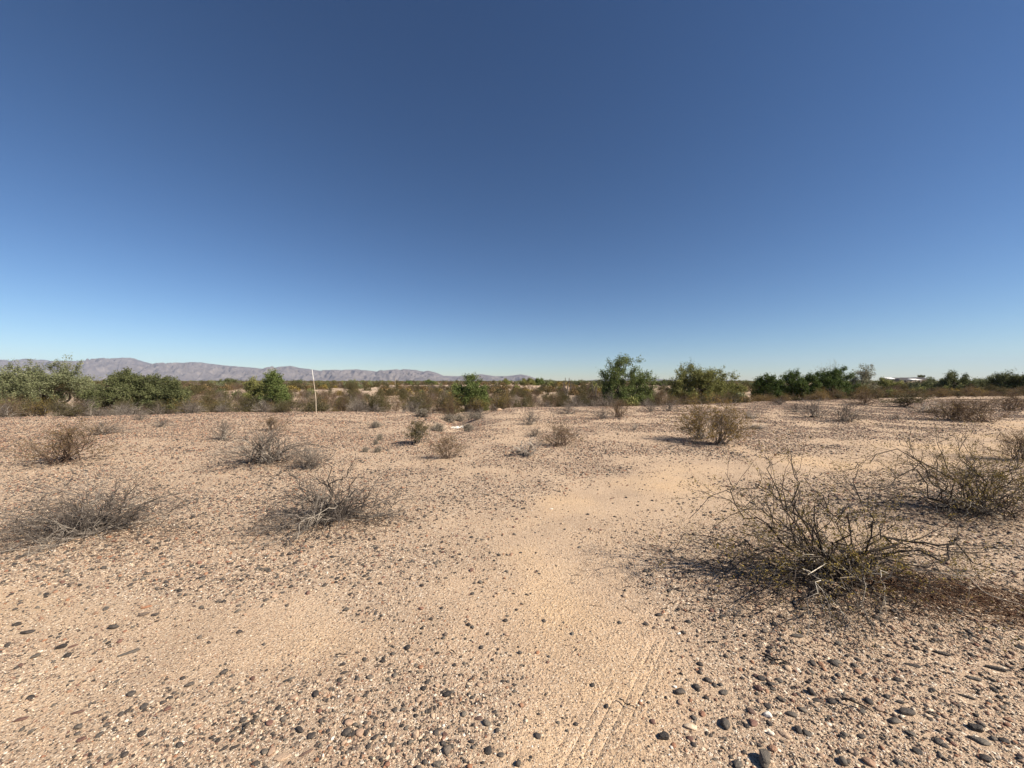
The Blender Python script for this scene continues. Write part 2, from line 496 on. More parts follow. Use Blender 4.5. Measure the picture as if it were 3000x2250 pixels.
# ------------------------------------------------------------------ mountains
def rock_mat(name, stops, scale):
    m, n, b = new_mat(name)
    tc = n.nodes.new('ShaderNodeTexCoord').outputs['Object']
    r = ramp(n, stops); n.links.new(noise(n, tc, scale, 6, 0.65), r.inputs[0])
    n.links.new(r.outputs[0], b.inputs['Base Color'])
    return m
M['mountain'] = rock_mat('mountain_rock', [(0.3, (0.10, 0.088, 0.086)), (0.5, (0.14, 0.122, 0.115)), (0.7, (0.21, 0.182, 0.165))], 0.008)
def mountain(name, prof, Y0, Y1, Y2, nx, ny, seed, rough):
    P = np.array(prof, float)
    px = np.linspace(P[0, 0], P[-1, 0], nx)
    top = np.interp(px, P[:, 0], P[:, 1])
    hz = 1116.0
    u = (px - 1500) / FOC
    Hr = (hz - top) / FOC * Y1 + CAM_H
    tt = np.linspace(0, 1, ny)
    Yf = np.where(tt < .72, Y0 + (Y1 - Y0) * tt / .72, Y1 + (Y2 - Y1) * (tt - .72) / .28)
    UU, YY = np.meshgrid(u, Yf, indexing='xy')
    XX = UU * Y1 * (0.75 + .25 * YY / Y1)
    a = np.where(YY <= Y1, (YY - Y0) / (Y1 - Y0), 1 - (YY - Y1) / (Y2 - Y1))
    shape = a ** 1.15
    rg = 1 - np.abs(2 * fbm(XX / 420 + seed, YY / 800 + seed, 5) - 1) * 2.0
    rg2 = 1 - np.abs(2 * fbm(XX / 120 + seed, YY / 190, 4) - 1) * 2.0
    Z = Hr[None] * (shape + rough * ((rg - .55) * 0.7 + (rg2 - .5) * .25) * np.sin(np.pi * np.clip(a, 0, 1)) ** .8 * (1.0))
    Z = np.minimum(Z, Hr[None] * (0.985 * (YY / Y1)) + 1e9 * (YY > Y1))
    Z = np.where(YY > Y1, np.minimum(Z, Hr[None] * a), Z)
    Z += (fbm(XX / 90, YY / 90, 3) - .5) * 26 * (Hr[None] / Hr.max()) * a
    Z[0] = -3; Z[-1] = -3
    V = np.stack([XX, YY, Z], -1).reshape(-1, 3)
    i = np.arange(ny - 1)[:, None]; j = np.arange(nx - 1)[None]
    F = np.stack([i * nx + j, i * nx + j + 1, (i + 1) * nx + j + 1, (i + 1) * nx + j], -1).reshape(-1, 4)
    o = link(name, mesh_np(name, V, F, M['mountain'], smooth=True))
    o['kind'] = 'structure'
    return o
RIDGE = [(-900, 1085), (-600, 1066), (-300, 1072), (-120, 1062), (0, 1061), (75, 1051), (120, 1053), (175, 1061), (255, 1056), (320, 1059), (350, 1050), (380, 1047), (400, 1052), (425, 1061), (450, 1067),
         (480, 1066), (525, 1068), (545, 1062), (575, 1061), (620, 1065), (650, 1070), (665, 1071), (700, 1074), (750, 1078), (775, 1081), (805, 1078), (830, 1074), (850, 1072), (880, 1078), (920, 1083),
         (945, 1088), (985, 1083), (1015, 1085), (1040, 1082), (1080, 1085), (1110, 1089), (1150, 1083), (1175, 1084), (1182, 1081), (1220, 1084), (1240, 1089), (1255, 1086), (1275, 1091), (1300, 1101),
         (1345, 1102), (1380, 1099), (1410, 1096), (1450, 1102), (1480, 1102), (1500, 1100), (1525, 1097), (1545, 1100), (1568, 1108), (1600, 1114), (1640, 1118)]
mountain('mountains', RIDGE, 7000, 9000, 9900, 1300, 130, 3.3, 1.0)
mountain('far_hills', [(1680, 1117), (1740, 1113), (1800, 1111), (1870, 1108), (1915, 1109), (1950, 1112), (2010, 1114), (2080, 1112), (2150, 1114), (2210, 1117)], 9400, 10050, 10300, 120, 20, 8.1, .6)

# ------------------------------------------------------------------ stones
def stone_material():
    m, n, b = new_mat('desert_stone')
    a = n.nodes.new('ShaderNodeAttribute'); a.attribute_type = 'INSTANCER'; a.attribute_name = 'tone'
    r = ramp(n, [(0.0, (0.030, 0.027, 0.026)), (0.16, (0.062, 0.053, 0.048)), (0.32, (0.10, 0.088, 0.076)), (0.42, (0.155, 0.135, 0.11)), (0.50, (0.12, 0.068, 0.055)),
                 (0.57, (0.20, 0.11, 0.085)), (0.63, (0.32, 0.16, 0.09)), (0.70, (0.36, 0.25, 0.18)), (0.80, (0.50, 0.37, 0.26)), (0.9, (0.66, 0.54, 0.40)), (1.0, (0.85, 0.80, 0.72))])
    n.links.new(a.outputs['Fac'], r.inputs[0])
    tc = n.nodes.new('ShaderNodeTexCoord').outputs['Object']
    nf = noise(n, tc, 2.3, 5, 0.65)
    rr = ramp(n, [(0.3, (0.72, 0.72, 0.74)), (0.7, (1.3, 1.26, 1.2))]); n.links.new(nf, rr.inputs[0])
    col = mixc(n, 1.0, r.outputs[0], rr.outputs[0], 'MULTIPLY')
    # dust on the upper faces' hollows
    dz = ramp(n, [(0.55, (0, 0, 0)), (0.75, (1, 1, 1))]); n.links.new(noise(n, tc, 5.5, 4, 0.6), dz.inputs[0])
    col = mixc(n, math_n(n, 'MULTIPLY', dz.outputs[0], 0.35), col, (0.42, 0.30, 0.2))
    n.links.new(col, b.inputs['Base Color'])
    b.inputs['Roughness'].default_value = 0.65
    b.inputs['Specular IOR Level'].default_value = 0.3
    bp = n.nodes.new('ShaderNodeBump'); bp.inputs['Strength'].default_value = 0.35; bp.inputs['Distance'].default_value = 0.12
    n.links.new(noise(n, tc, 6, 5, 0.7), bp.inputs['Height']); n.links.new(bp.outputs[0], b.inputs['Normal'])
    return m
M['stone'] = stone_material()

import bmesh
def ico(sub):
    bm = bmesh.new(); bmesh.ops.create_icosphere(bm, subdivisions=sub, radius=1.0)
    V = np.array([v.co[:] for v in bm.verts]); F = np.array([[v.index for v in f.verts] for f in bm.faces]); bm.free()
    return V, F
def stone_mesh(sub, seed, flat=0.6, facet=0.0):
    V, F = ico(sub)
    r = np.random.default_rng(seed)
    V = V.copy()
    # cut by a few random planes, soft, for an angular-rounded shape
    for _ in range(int(4 + facet * 7)):
        nrm = unit(r.normal(size=3)); d = r.uniform(0.55, 0.9)
        k = V @ nrm - d
        V -= np.where(k > 0, k * r.uniform(.6, .95), 0)[:, None] * nrm
    for _ in range(3):
        nrm = r.normal(size=3) * 1.6; V *= (1 + 0.06 * np.sin(V @ nrm * 2 + r.uniform(0, 6)))[:, None]
    V *= np.array([r.uniform(0.95, 1.25), r.uniform(0.68, 0.95), flat * r.uniform(0.85, 1.1)])
    V /= np.abs(V[:, :2]).max()
    me = mesh_np('stone', V * 0.5, F, M['stone'], smooth=(facet < 0.5))
    return me
PEB = [stone_mesh(1 + (k % 3 == 0), 100 + k, 0.42 + .05 * (k % 5), 0.3 if k % 2 else 0.9) for k in range(20)]
STN = [stone_mesh(2, 200 + k, 0.42 + .06 * (k % 4), 0.25 + 0.6 * (k % 2)) for k in range(20)]
HERO = [stone_mesh(3, 300 + k, 0.58, 0.45 if k % 3 else 0.8) for k in range(10)]

rs = np.random.default_rng(77)
def scatter(Ya, Yb, smin, boost=1.0):
    """stones between two depths, power-law sizes down to smin"""
    k = 1.72
    area = (Yb ** 2 - Ya ** 2) * k
    dens = (560 * (0.015 / smin) ** 2.9 if smin < .03 else 76 * (0.03 / smin) ** 5.0) * boost
    N = int(area * dens * 1.0)
    y = np.sqrt(rs.uniform(Ya ** 2, Yb ** 2, N)); x = y * rs.uniform(-k, k, N)
    u = rs.random(N)
    s = smin * u ** (-1 / 2.9) if smin < .03 else smin * u ** (-1 / 5.0)
    big = s > 0.03
    s = np.where(big & (smin < .03), 0.03 * (s / 0.03) ** (2.9 / 5.0), s)
    s = np.minimum(s, 0.045 + 0.03 * sstep(y, 5, 12))
    g = gravelly(x, y)
    # tiny grains lie everywhere, stones keep to the gravel
    keep = rs.random(N) < np.clip(np.where(s < 0.009, 0.2 + 0.5 * g, g * 0.56), 0, 1)
    keep &= (y - crest_depth(x, y)) < 4
    return x[keep], y[keep], s[keep]
parts_ = [scatter(0.9, 2.6, 0.0055), scatter(2.6, 4.5, 0.0075), scatter(4.5, 8, 0.0115, 1.5), scatter(8, 14, 0.019, 2.6), scatter(14, 34, 0.03, 4.6)]
sx = np.concatenate([p[0] for p in parts_]); sy = np.concatenate([p[1] for p in parts_]); ss = np.concatenate([p[2] for p in parts_])
N = len(sx)
pd = np.interp(ss, [0.005, 0.010, 0.018, 0.04], [0.26, 0.42, 0.60, 0.70]) * np.interp(sy, [5, 10], [1, .72])        # chance of dark desert varnish
u1 = rs.random(N); u2 = rs.random(N)
tone = np.where(u1 < pd, u2 ** 0.9 * 0.46, 0.47 + np.interp(ss, [.01, .03], [.5, .34]) * u2 ** 0.62)
tone = np.clip(tone, 0, 1)
pick = (rs.random(N) < 0.02) & (ss < .022)
tone[pick] = rs.uniform(0.9, 1.0, pick.sum())
print('stones', N)

HEROS = [  # px, py, width px, tone, mesh, aspect, yaw deg, height factor, label
 (1945, 2162, 42, 0.03, 0, 1.0, 10, 1.0, 'smooth black rounded stone among gravel near the bottom edge, right of the tread lines'),
 (2123, 2128, 40, 0.26, 1, 1.0, 40, 1.0, 'round brown-grey stone right of the cream chunk, shadow on its left'),
 (1992, 2032, 36, 0.22, 2, .95, 0, 1.1, 'dark grey round stone with a small white pebble touching its upper edge'),
 (2121, 2033, 31, 0.36, 3, .9, 20, .8, 'greyish tan oval stone straight above the round brown-grey stone'),
 (1992, 2060, 22, 0.72, 4, 1.1, 60, 1., 'pinkish stone just below the dark round stone with the white pebble'),
 (2249, 2100, 29, 1.0, 5, .9, 15, 1.1, 'bright white quartz lump, largest white stone on the gravel'),
 (1977, 2016, 14, 1.0, 6, 1., 0, .9, 'small white pebble touching the top of a dark grey round stone'),
 (1989, 1858, 13, 1.0, 7, .9, 30, 1., 'small white pebble in gravel left of the big bush\'s pale drooping branch'),
 (2023, 2136, 42, 0.88, 8, .6, -10, .8, 'cream coloured knobbly chunk between the black stone and the brown-grey stone'),
 (2057, 2093, 21, 0.60, 9, 1.2, 40, 1., 'orange-brown upright pebble above the cream chunk'),
 (2240, 2236, 66, 0.35, 0, .9, 60, 1.5, 'largest tall brown-grey rock cut by the bottom edge, casting a black shadow'),
 (2654, 2090, 50, 0.19, 1, .65, -12, .8, 'smooth dark grey oval stone lying above the round brownish stone at lower right'),
 (2621, 2120, 35, 0.33, 2, 1., 0, 1.1, 'round brownish stone with a sharp shadow, below the smooth dark oval one'),
 (2639, 2060, 24, 0.17, 3, .8, -20, .8, 'small dark grey stone just above the smooth dark oval one'),
 (2860, 2137, 44, 0.05, 4, .8, -25, 1., 'blackish stone resting on a flat grey one at lower right'),
 (2868, 2172, 58, 0.34, 5, .6, -25, .5, 'flat grey slab-like stone under the blackish stone at lower right'),
 (2377, 2034, 30, 0.10, 6, .8, -70, 1.1, 'tilted dark elongated stone with a black shadow, above the white quartz lump'),
 (2392, 2052, 22, 0.14, 7, 1., 0, .8, 'small dark stone touching the lower end of the tilted elongated one'),
 (2319, 2098, 32, 0.30, 8, .75, -15, .8, 'brown-grey oval stone just right of the white quartz lump'),
 (2674, 1951, 42, 0.14, 9, .4, -28, .6, 'long slate grey stone lying diagonally below the big right-hand bush'),
 (2833, 2044, 52, 0.13, 0, .3, -32, .5, 'long thin dark stone lying diagonally near the right edge'),
 (2334, 1867, 40, 0.30, 1, .45, -12, .7, 'pointed brown-grey stone right of the pale drooping dead branch'),
 (2759, 1918, 44, 0.12, 2, .45, -32, .8, 'dark wedge of stone with a black shadow, upper right of the slate stone'),
 (2920, 1962, 60, 0.16, 3, .35, -28, .8, 'long dark stone close to the right edge beneath the reddish litter'),
 (2855, 1990, 44, 0.3, 4, .45, -28, .6, 'brown-grey flat stone left of the long dark stone near the right edge'),
 (2205, 2122, 30, 0.55, 5, 1.2, -50, .8, 'reddish brown crumbly stone at the lower left of the white quartz lump'),
 (2258, 2150, 22, 0.95, 6, 1., 0, 1., 'cream lump straight below the white quartz lump'),
 (2300, 2155, 34, 0.8, 7, .9, -40, .9, 'pale tan stone lower right of the white quartz lump'),
 (2545, 2238, 36, 0.68, 8, .9, -40, 1., 'pinkish tan stone with black shadow cut by the bottom edge at the right'),
 (378, 1914, 56, 0.30, 9, .35, 38, .5, 'smooth pointed grey stone lying alone on sand at the left'),
 (181, 1899, 32, 0.02, 0, .8, 35, 1., 'small jet black stone left of the smooth pointed grey one'),
 (213, 1896, 26, 0.50, 1, .4, 40, .7, 'thin reddish brown sliver beside the jet black stone'),
 (429, 1781, 29, 0.63, 2, .6, 25, .7, 'orange-red stone, the brightest coloured one on the left'),
 (421, 1805, 32, 0.45, 3, .6, 25, .9, 'rough brown stone just below the orange-red one'),
 (455, 1803, 22, 0.18, 4, .7, 20, .9, 'dark angular stone right of the rough brown one'),
 (80, 1855, 44, 0.10, 5, .45, 18, .7, 'long blackish stone near the left edge'),
 (333, 1843, 30, 0.20, 6, .7, 20, 1., 'dark lumpy stone between the orange-red stone and the smooth pointed one'),
 (228, 2089, 36, 0.49, 7, .5, 22, .6, 'maroon flat stone on the sand towards the lower left corner'),
 (60, 2113, 38, 0.5, 8, .45, 30, .6, 'brown-maroon stone near the lower left corner'),
 (656, 2195, 25, 0.08, 9, .65, 40, .8, 'dark oval stone near the bottom edge, left of the pair of dark stones'),
 (688, 2193, 30, 0.06, 1, .4, 30, .8, 'long dark stone beside the dark oval one near the bottom edge'),
 (555, 2011, 28, 0.25, 2, .9, 20, .9, 'dark mottled stone with a tan pebble at its right'),
 (878, 2144, 38, 0.13, 3, .6, -35, .9, 'left one of the pair of big dark stones near the bottom edge'),
 (914, 2158, 27, 0.16, 4, 1.2, 10, .9, 'right one of the pair of big dark stones near the bottom edge'),
 (1156, 2083, 20, 0.24, 5, 1.3, 10, .6, 'grey triangular stone in the gravel at bottom centre'),
 (1426, 2123, 33, 0.40, 6, .75, -35, .8, 'brown two-toned stone beside the dusty track at bottom centre'),
 (1402, 2107, 26, 0.49, 7, .8, 0, .7, 'maroon stone touching the brown two-toned stone'),
 (1467, 2216, 22, 0.22, 8, .95, 0, .8, 'squarish dark stone near the bottom edge at the track side'),
 (1225, 1919, 22, 0.76, 9, .9, 0, .8, 'round orange-tan stone among dark pebbles at centre'),
 (1004, 1950, 24, 0.15, 0, .75, 20, .8, 'dark oval stone on the sand left of centre'),
 (1008, 1973, 22, 0.10, 1, .6, 20, .8, 'dark stone directly below the dark oval stone left of centre'),
 (898, 2208, 42, 0.48, 2, .35, 35, .7, 'long maroon stone below the pair of big dark stones'),
 (827, 2222, 54, 0.78, 3, .7, 10, .35, 'pale embedded slab at the bottom edge left of the maroon stone'),
 (1178, 2130, 15, 0.01, 4, 1., 0, 1.1, 'round black pebble, lower of two at bottom centre'),
 (1218, 2101, 17, 0.02, 5, .9, -20, 1., 'round black pebble, upper of two at bottom centre'),
 (1382, 2174, 20, 0.12, 6, .85, 0, .9, 'dark round stone below the maroon and brown pair'),
 (1615, 1493, 11, 0.98, 7, .8, 0, .9, 'lone white stone on the dusty ground at the centre'),
 (1688, 1905, 14, 0.12, 8, .5, 45, .7, 'single dark sliver on the smooth dusty track'),
 (1525, 1620, 12, 0.15, 9, .8, 0, .9, 'small dark stone on the dusty ground above the smooth track'),
]
hxy = []
for px, py, wp, tn, mi, asp, yaw, hf, lab in HEROS:
    p = hit(px, py)
    s = wp / FOC * p[1] * 0.92
    hxy.append((p[0], p[1], s * .6))
    o = link('stone', HERO[mi], None, (p[0], p[1], float(ground_h(p[0], p[1])) + s * 0.13 * hf * min(asp + .3, 1)), (0, 0, math.radians(yaw)), (s, s * asp, s * hf * min(asp + .25, 1) * 0.95))
    o['tone'] = float(tn)
    tag(o, lab, 'stone', 'loose desert stones')
# keep scattered stones off the hand-placed ones
ok = np.ones(N, bool)
for hx, hy, hr in hxy:
    ok &= ~((np.hypot(sx - hx, sy - hy) < hr + ss * .4))
sx, sy, ss, tone = sx[ok], sy[ok], ss[ok], tone[ok]; N = len(sx)
pxs = sx / sy * FOC + 1500; pys = 1125 + FOC * (CAM_H - 0.0) / sy - 9
vis = (pxs > 5) & (pxs < 2995) & (pys < 2240)
order = np.argsort(-(ss / sy) * vis)
single = order[:240]
rot = rs.uniform(0, 6.28, N)
sz = ground_h(sx, sy)
for q in single:
    s = float(ss[q])
    o = link('stone', STN[int(rs.integers(len(STN)))], ground, (sx[q], sy[q], sz[q] + s * 0.13), (rs.normal() * .12, rs.normal() * .12, rot[q]), (s, s, s))
    o['tone'] = float(tone[q])
rest = np.setdiff1d(np.arange(N), single)

def point_instances(name, P, rotz, scl, tones, idx, meshes, tilt=0.2, kind='stuff'):
    """one object: geometry-node copies of a few source meshes on fixed points"""
    n = len(P)
    me = bpy.data.meshes.new(name)
    me.vertices.add(n)
    me.vertices.foreach_set('co', np.ascontiguousarray(P, dtype=np.float32).ravel())
    a = me.attributes.new('prot', 'FLOAT_VECTOR', 'POINT')
    rv = np.stack([rs.normal(size=n) * tilt, rs.normal(size=n) * tilt, rotz], 1).astype(np.float32)
    a.data.foreach_set('vector', rv.ravel())
    a = me.attributes.new('pscl', 'FLOAT_VECTOR', 'POINT'); a.data.foreach_set('vector', np.ascontiguousarray(scl, dtype=np.float32).ravel())
    a = me.attributes.new('tone', 'FLOAT', 'POINT'); a.data.foreach_set('value', tones.astype(np.float32))
    a = me.attributes.new('pidx', 'INT', 'POINT'); a.data.foreach_set('value', idx.astype(np.int32))
    o = link(name, me)
    src = bpy.data.collections.new(name + '_shapes')
    for k, mm in enumerate(meshes):
        s_ = bpy.data.objects.new('%s_shape_%02d' % (name, k), mm)
        src.objects.link(s_)
    g = bpy.data.node_groups.new(name + '_nodes', 'GeometryNodeTree')
    g.interface.new_socket('Geometry', in_out='INPUT', socket_type='NodeSocketGeometry')
    g.interface.new_socket('Geometry', in_out='OUTPUT', socket_type='NodeSocketGeometry')
    gi = g.nodes.new('NodeGroupInput'); go = g.nodes.new('NodeGroupOutput')
    ci = g.nodes.new('GeometryNodeCollectionInfo'); ci.inputs['Collection'].default_value = src
    ci.inputs['Separate Children'].default_value = True; ci.inputs['Reset Children'].default_value = True
    ip = g.nodes.new('GeometryNodeInstanceOnPoints'); ip.inputs['Pick Instance'].default_value = True
    def na(nm, ty):
        x = g.nodes.new('GeometryNodeInputNamedAttribute'); x.data_type = ty; x.inputs[0].default_value = nm
        return x.outputs[0]
    g.links.new(gi.outputs[0], ip.inputs['Points'])
    g.links.new(ci.outputs[0], ip.inputs['Instance'])
    g.links.new(na('pidx', 'INT'), ip.inputs['Instance Index'])
    e2r = g.nodes.new('FunctionNodeEulerToRotation')
    g.links.new(na('prot', 'FLOAT_VECTOR'), e2r.inputs[0])
    g.links.new(e2r.outputs[0], ip.inputs['Rotation'])
    g.links.new(na('pscl', 'FLOAT_VECTOR'), ip.inputs['Scale'])
    g.links.new(ip.outputs[0], go.inputs[0])
    md = o.modifiers.new('scatter', 'NODES'); md.node_group = g
    o['kind'] = kind
    return o
rs_ = ss[rest]
point_instances('gravel', np.stack([sx[rest], sy[rest], sz[rest] + rs_ * 0.12], 1), rot[rest],
                np.stack([rs_, rs_, rs_ * rs.uniform(.8, 1.3, len(rest))], 1), tone[rest], rs.integers(0, len(PEB), len(rest)), PEB)

# ------------------------------------------------------------------ shrubs
def make_branches(geo, geo2, leafgeo, S, T, arch, r0, rng, tone, n0=9, wob=.035, c1=6, l1=.45, c2=4, l2=.4, c3=0, leaf=0, leafsize=.012, k=4, lift=.25, spread=38, leaf_at=0.35, floor=None, droop=False, kink=0.0, sink=None, leaf_min=0.0):
    """main stems to targets, side branches, twigs, leaves"""
    P = to_targets(S, T, arch, n0, wob, rng, kink)
    L = np.linalg.norm(T - S, axis=1)
    if floor is not None: P[..., 2] = np.maximum(P[..., 2], floor)
    R = taper(r0, n0, .22)
    if sink is not None:
        for q in range(len(P)):
            gq = Geo(); gq.tubes(P[q:q + 1], R[q:q + 1], tone[q:q + 1], k); sink.append(gq)
    else:
        geo.tubes(P, R, tone, k)
    S1, D1, r1, t1, ix = children(P, R, c1, .25, .98, spread, rng, tone)
    L1 = L[ix] * l1 * rng.uniform(.35, 1.1, len(ix))
    P1 = grow(S1, D1, L1, 6, .16, lift, rng)
    if floor is not None: P1[..., 2] = np.maximum(P1[..., 2], floor)
    R1 = taper(np.minimum(r1 * .62, r0.max() * .5), 6, .3)
    geo2.tubes(P1, R1, t1, 3)
    tips = [P1]
    if c2:
        S2, D2, r2, t2, ix2 = children(P1, R1, c2, .2, 1, spread, rng, t1)
        L2 = L1[ix2] * l2 * rng.uniform(.4, 1.2, len(ix2))
        P2 = grow(S2, D2, L2, 4, .2, lift * .8, rng)
        if floor is not None: P2[..., 2] = np.maximum(P2[..., 2], floor)
        R2 = taper(r2 * .65, 4, .4)
        geo2.tubes(P2, R2, t2, 3)
        tips.append(P2)
        if c3:
            S3, D3, r3, t3, ix3 = children(P2, R2, c3, .2, 1, spread, rng, t2)
            L3 = L2[ix3] * .5 * rng.uniform(.4, 1.3, len(ix3))
            P3 = grow(S3, D3, L3, 3, .2, lift * .6, rng)
            if floor is not None: P3[..., 2] = np.maximum(P3[..., 2], floor)
            geo2.tubes(P3, taper(r3 * .7, 3, .5), t3, 3)
            tips.append(P3)
    if leaf and leafgeo is not None:
        Q = tips[-1]
        B, n, _ = Q.shape
        ix = rng.integers(0, B, leaf); t = rng.uniform(leaf_at, 1, leaf) * (n - 1)
        i = np.minimum(t.astype(int), n - 2); f = (t - i)[:, None]
        C = Q[ix, i] * (1 - f) + Q[ix, i + 1] * f + rng.normal(size=(leaf, 3)) * leafsize * .6
        if leaf_min > 0:
            C = C[(C[:, 2] > leaf_min) | (rng.random(leaf) < .06)]; leaf = len(C)
        C[:, 2] = np.maximum(C[:, 2], 0.01 if floor is None else floor)
        leafgeo.leaves(C, leafsize, np.clip(rng.normal(.5, .25, leaf), 0, 1), rng)

def shrub_meshes(seed, W=1.0, H=1.0, stems=26, c1=6, c2=4, c3=0, leaf=0, leafsize=.02, r=.009, bark='bark_grey', leafmat='leaf_creosote',
                 up=0.6, low=.15, arch=.10, wob=.03, lift=.25, light=.15, l1=.45, basew=.07, k=3, squash=1.0, spread=38):
    """a shrub about W wide, H high, at the origin; targets spread over a dome"""
    rng = np.random.default_rng(seed)
    g, g2, lf = Geo(), Geo(), Geo()
    az = rng.uniform(0, 2 * np.pi, stems)
    el = low + (np.pi / 2 - low) * rng.random(stems) ** (1.0 / max(up, .05) * .6)
    rad = rng.uniform(.7, 1.02, stems)
    T = np.stack([np.cos(az) * np.cos(el) * W / 2 * rad, np.sin(az) * np.cos(el) * W / 2 * rad * squash, np.sin(el) * H * rad * .95 + .02], 1)
    S = rng.normal(size=(stems, 3)) * np.array([basew * W, basew * W * .8, 0]); S[:, 2] = -.02
    tone = np.clip(rng.normal(.45, .18, stems), 0, .85)
    tone[rng.random(stems) < light] = rng.uniform(.9, 1.0)
    r0 = rng.uniform(.7, 1.3, stems) * r
    make_branches(g, g2, lf, S, T, rng.uniform(.3, 1.5, stems) * arch, r0, rng, tone, wob=wob, c1=c1, c2=c2, c3=c3, leaf=leaf, leafsize=leafsize, lift=lift, l1=l1, k=k, floor=.012, spread=spread, kink=.004)
    ms = [('branches', g.mesh('branches', M[bark])), ('twigs', g2.mesh('twigs', M[bark]))]
    if leaf: ms.append(('foliage', lf.mesh('foliage', M[leafmat], False)))
    return ms

PROTO = {}      # kind -> list of mesh lists; unit size W=1,H=1 unless noted
def proto(kind, nvar, **kw):
    PROTO[kind] = [shrub_meshes(hash(kind) % 1000 + 31 * v if False else sum(map(ord, kind)) + 31 * v, **kw) for v in range(nvar)]
# twig thickness is set for a shrub about 1 m wide
proto('grey_open', 4, W=1, H=.62, stems=40, c1=7, c2=5, c3=1, bark='bark_grey', r=.006, up=.42, arch=.16, leaf=0)
proto('grey_dense', 3, W=1, H=.42, stems=60, c1=7, c2=5, c3=0, bark='bark_grey', r=.006, up=.45, arch=.2, light=.2)
proto('creosote', 5, W=1, H=.9, stems=26, c1=7, c2=5, c3=2, bark='bark_dark', leafmat='leaf_creosote', leaf=3200, leafsize=.020, r=.0075, up=.9, arch=.06, low=.45, light=.04)
proto('rusty', 4, W=1, H=.85, stems=30, c1=8, c2=5, c3=2, bark='bark_grey', leafmat='leaf_orange', leaf=6500, leafsize=.020, r=.006, up=.7, arch=.08, low=.28, light=.1)
proto('olive', 5, W=1, H=.75, stems=24, c1=7, c2=5, c3=2, bark='bark_dark', leafmat='leaf_olive', leaf=5200, leafsize=.026, r=.007, up=.9, arch=.08, low=.2, light=.1)
proto('brown_twiggy', 4, W=1, H=.6, stems=38, c1=8, c2=5, c3=2, bark='bark_red', leafmat='leaf_rust', leaf=2600, leafsize=.018, r=.005, up=.5, arch=.14, low=.12, light=.1)
proto('tuft', 4, W=1, H=.6, stems=110, c1=4, c2=2, c3=0, bark='bark_grey', leafmat='leaf_straw', leaf=900, leafsize=.05, r=.009, up=.7, arch=.1, low=.2, wob=.02, light=.3, l1=.3, basew=.12)
proto('dead_white', 2, W=1, H=.5, stems=22, c1=5, c2=3, c3=0, bark='bark_white', r=.012, up=.45, arch=.22, wob=.06, low=.1)
proto('spiky', 2, W=1, H=.55, stems=70, c1=2, c2=0, c3=0, bark='bark_white', r=.007, up=.6, arch=.05, wob=.015, low=.2, l1=.3)

protoroot = {}
def shrub(kind, var, loc, rz, W, H, label, group=None, name='desert_shrub', cat='shrub'):
    key = (kind, var)
    nat = {'grey_open': .62, 'grey_dense': .42, 'creosote': .9, 'rusty': .85, 'olive': .75, 'brown_twiggy': .6, 'tuft': .6, 'dead_white': .5, 'spiky': .55}[kind]
    s = (W, W * .92, H / nat)
    if key not in protoroot:
        r = empty(name, loc); r.rotation_euler = (0, 0, rz); r.scale = s
        kids[r.name] = [link(nm, m_, r) for nm, m_ in PROTO[kind][var]]
        for c_ in kids[r.name][1:]: c_['kind'] = 'stuff'
        protoroot[key] = r
    else:
        r = copy_tree(protoroot[key], loc, rz, s)
        r.name = name
        for k_ in ('label', 'category', 'group'):
            if k_ in r: del r[k_]
    tag(r, label, cat, group)
    return r

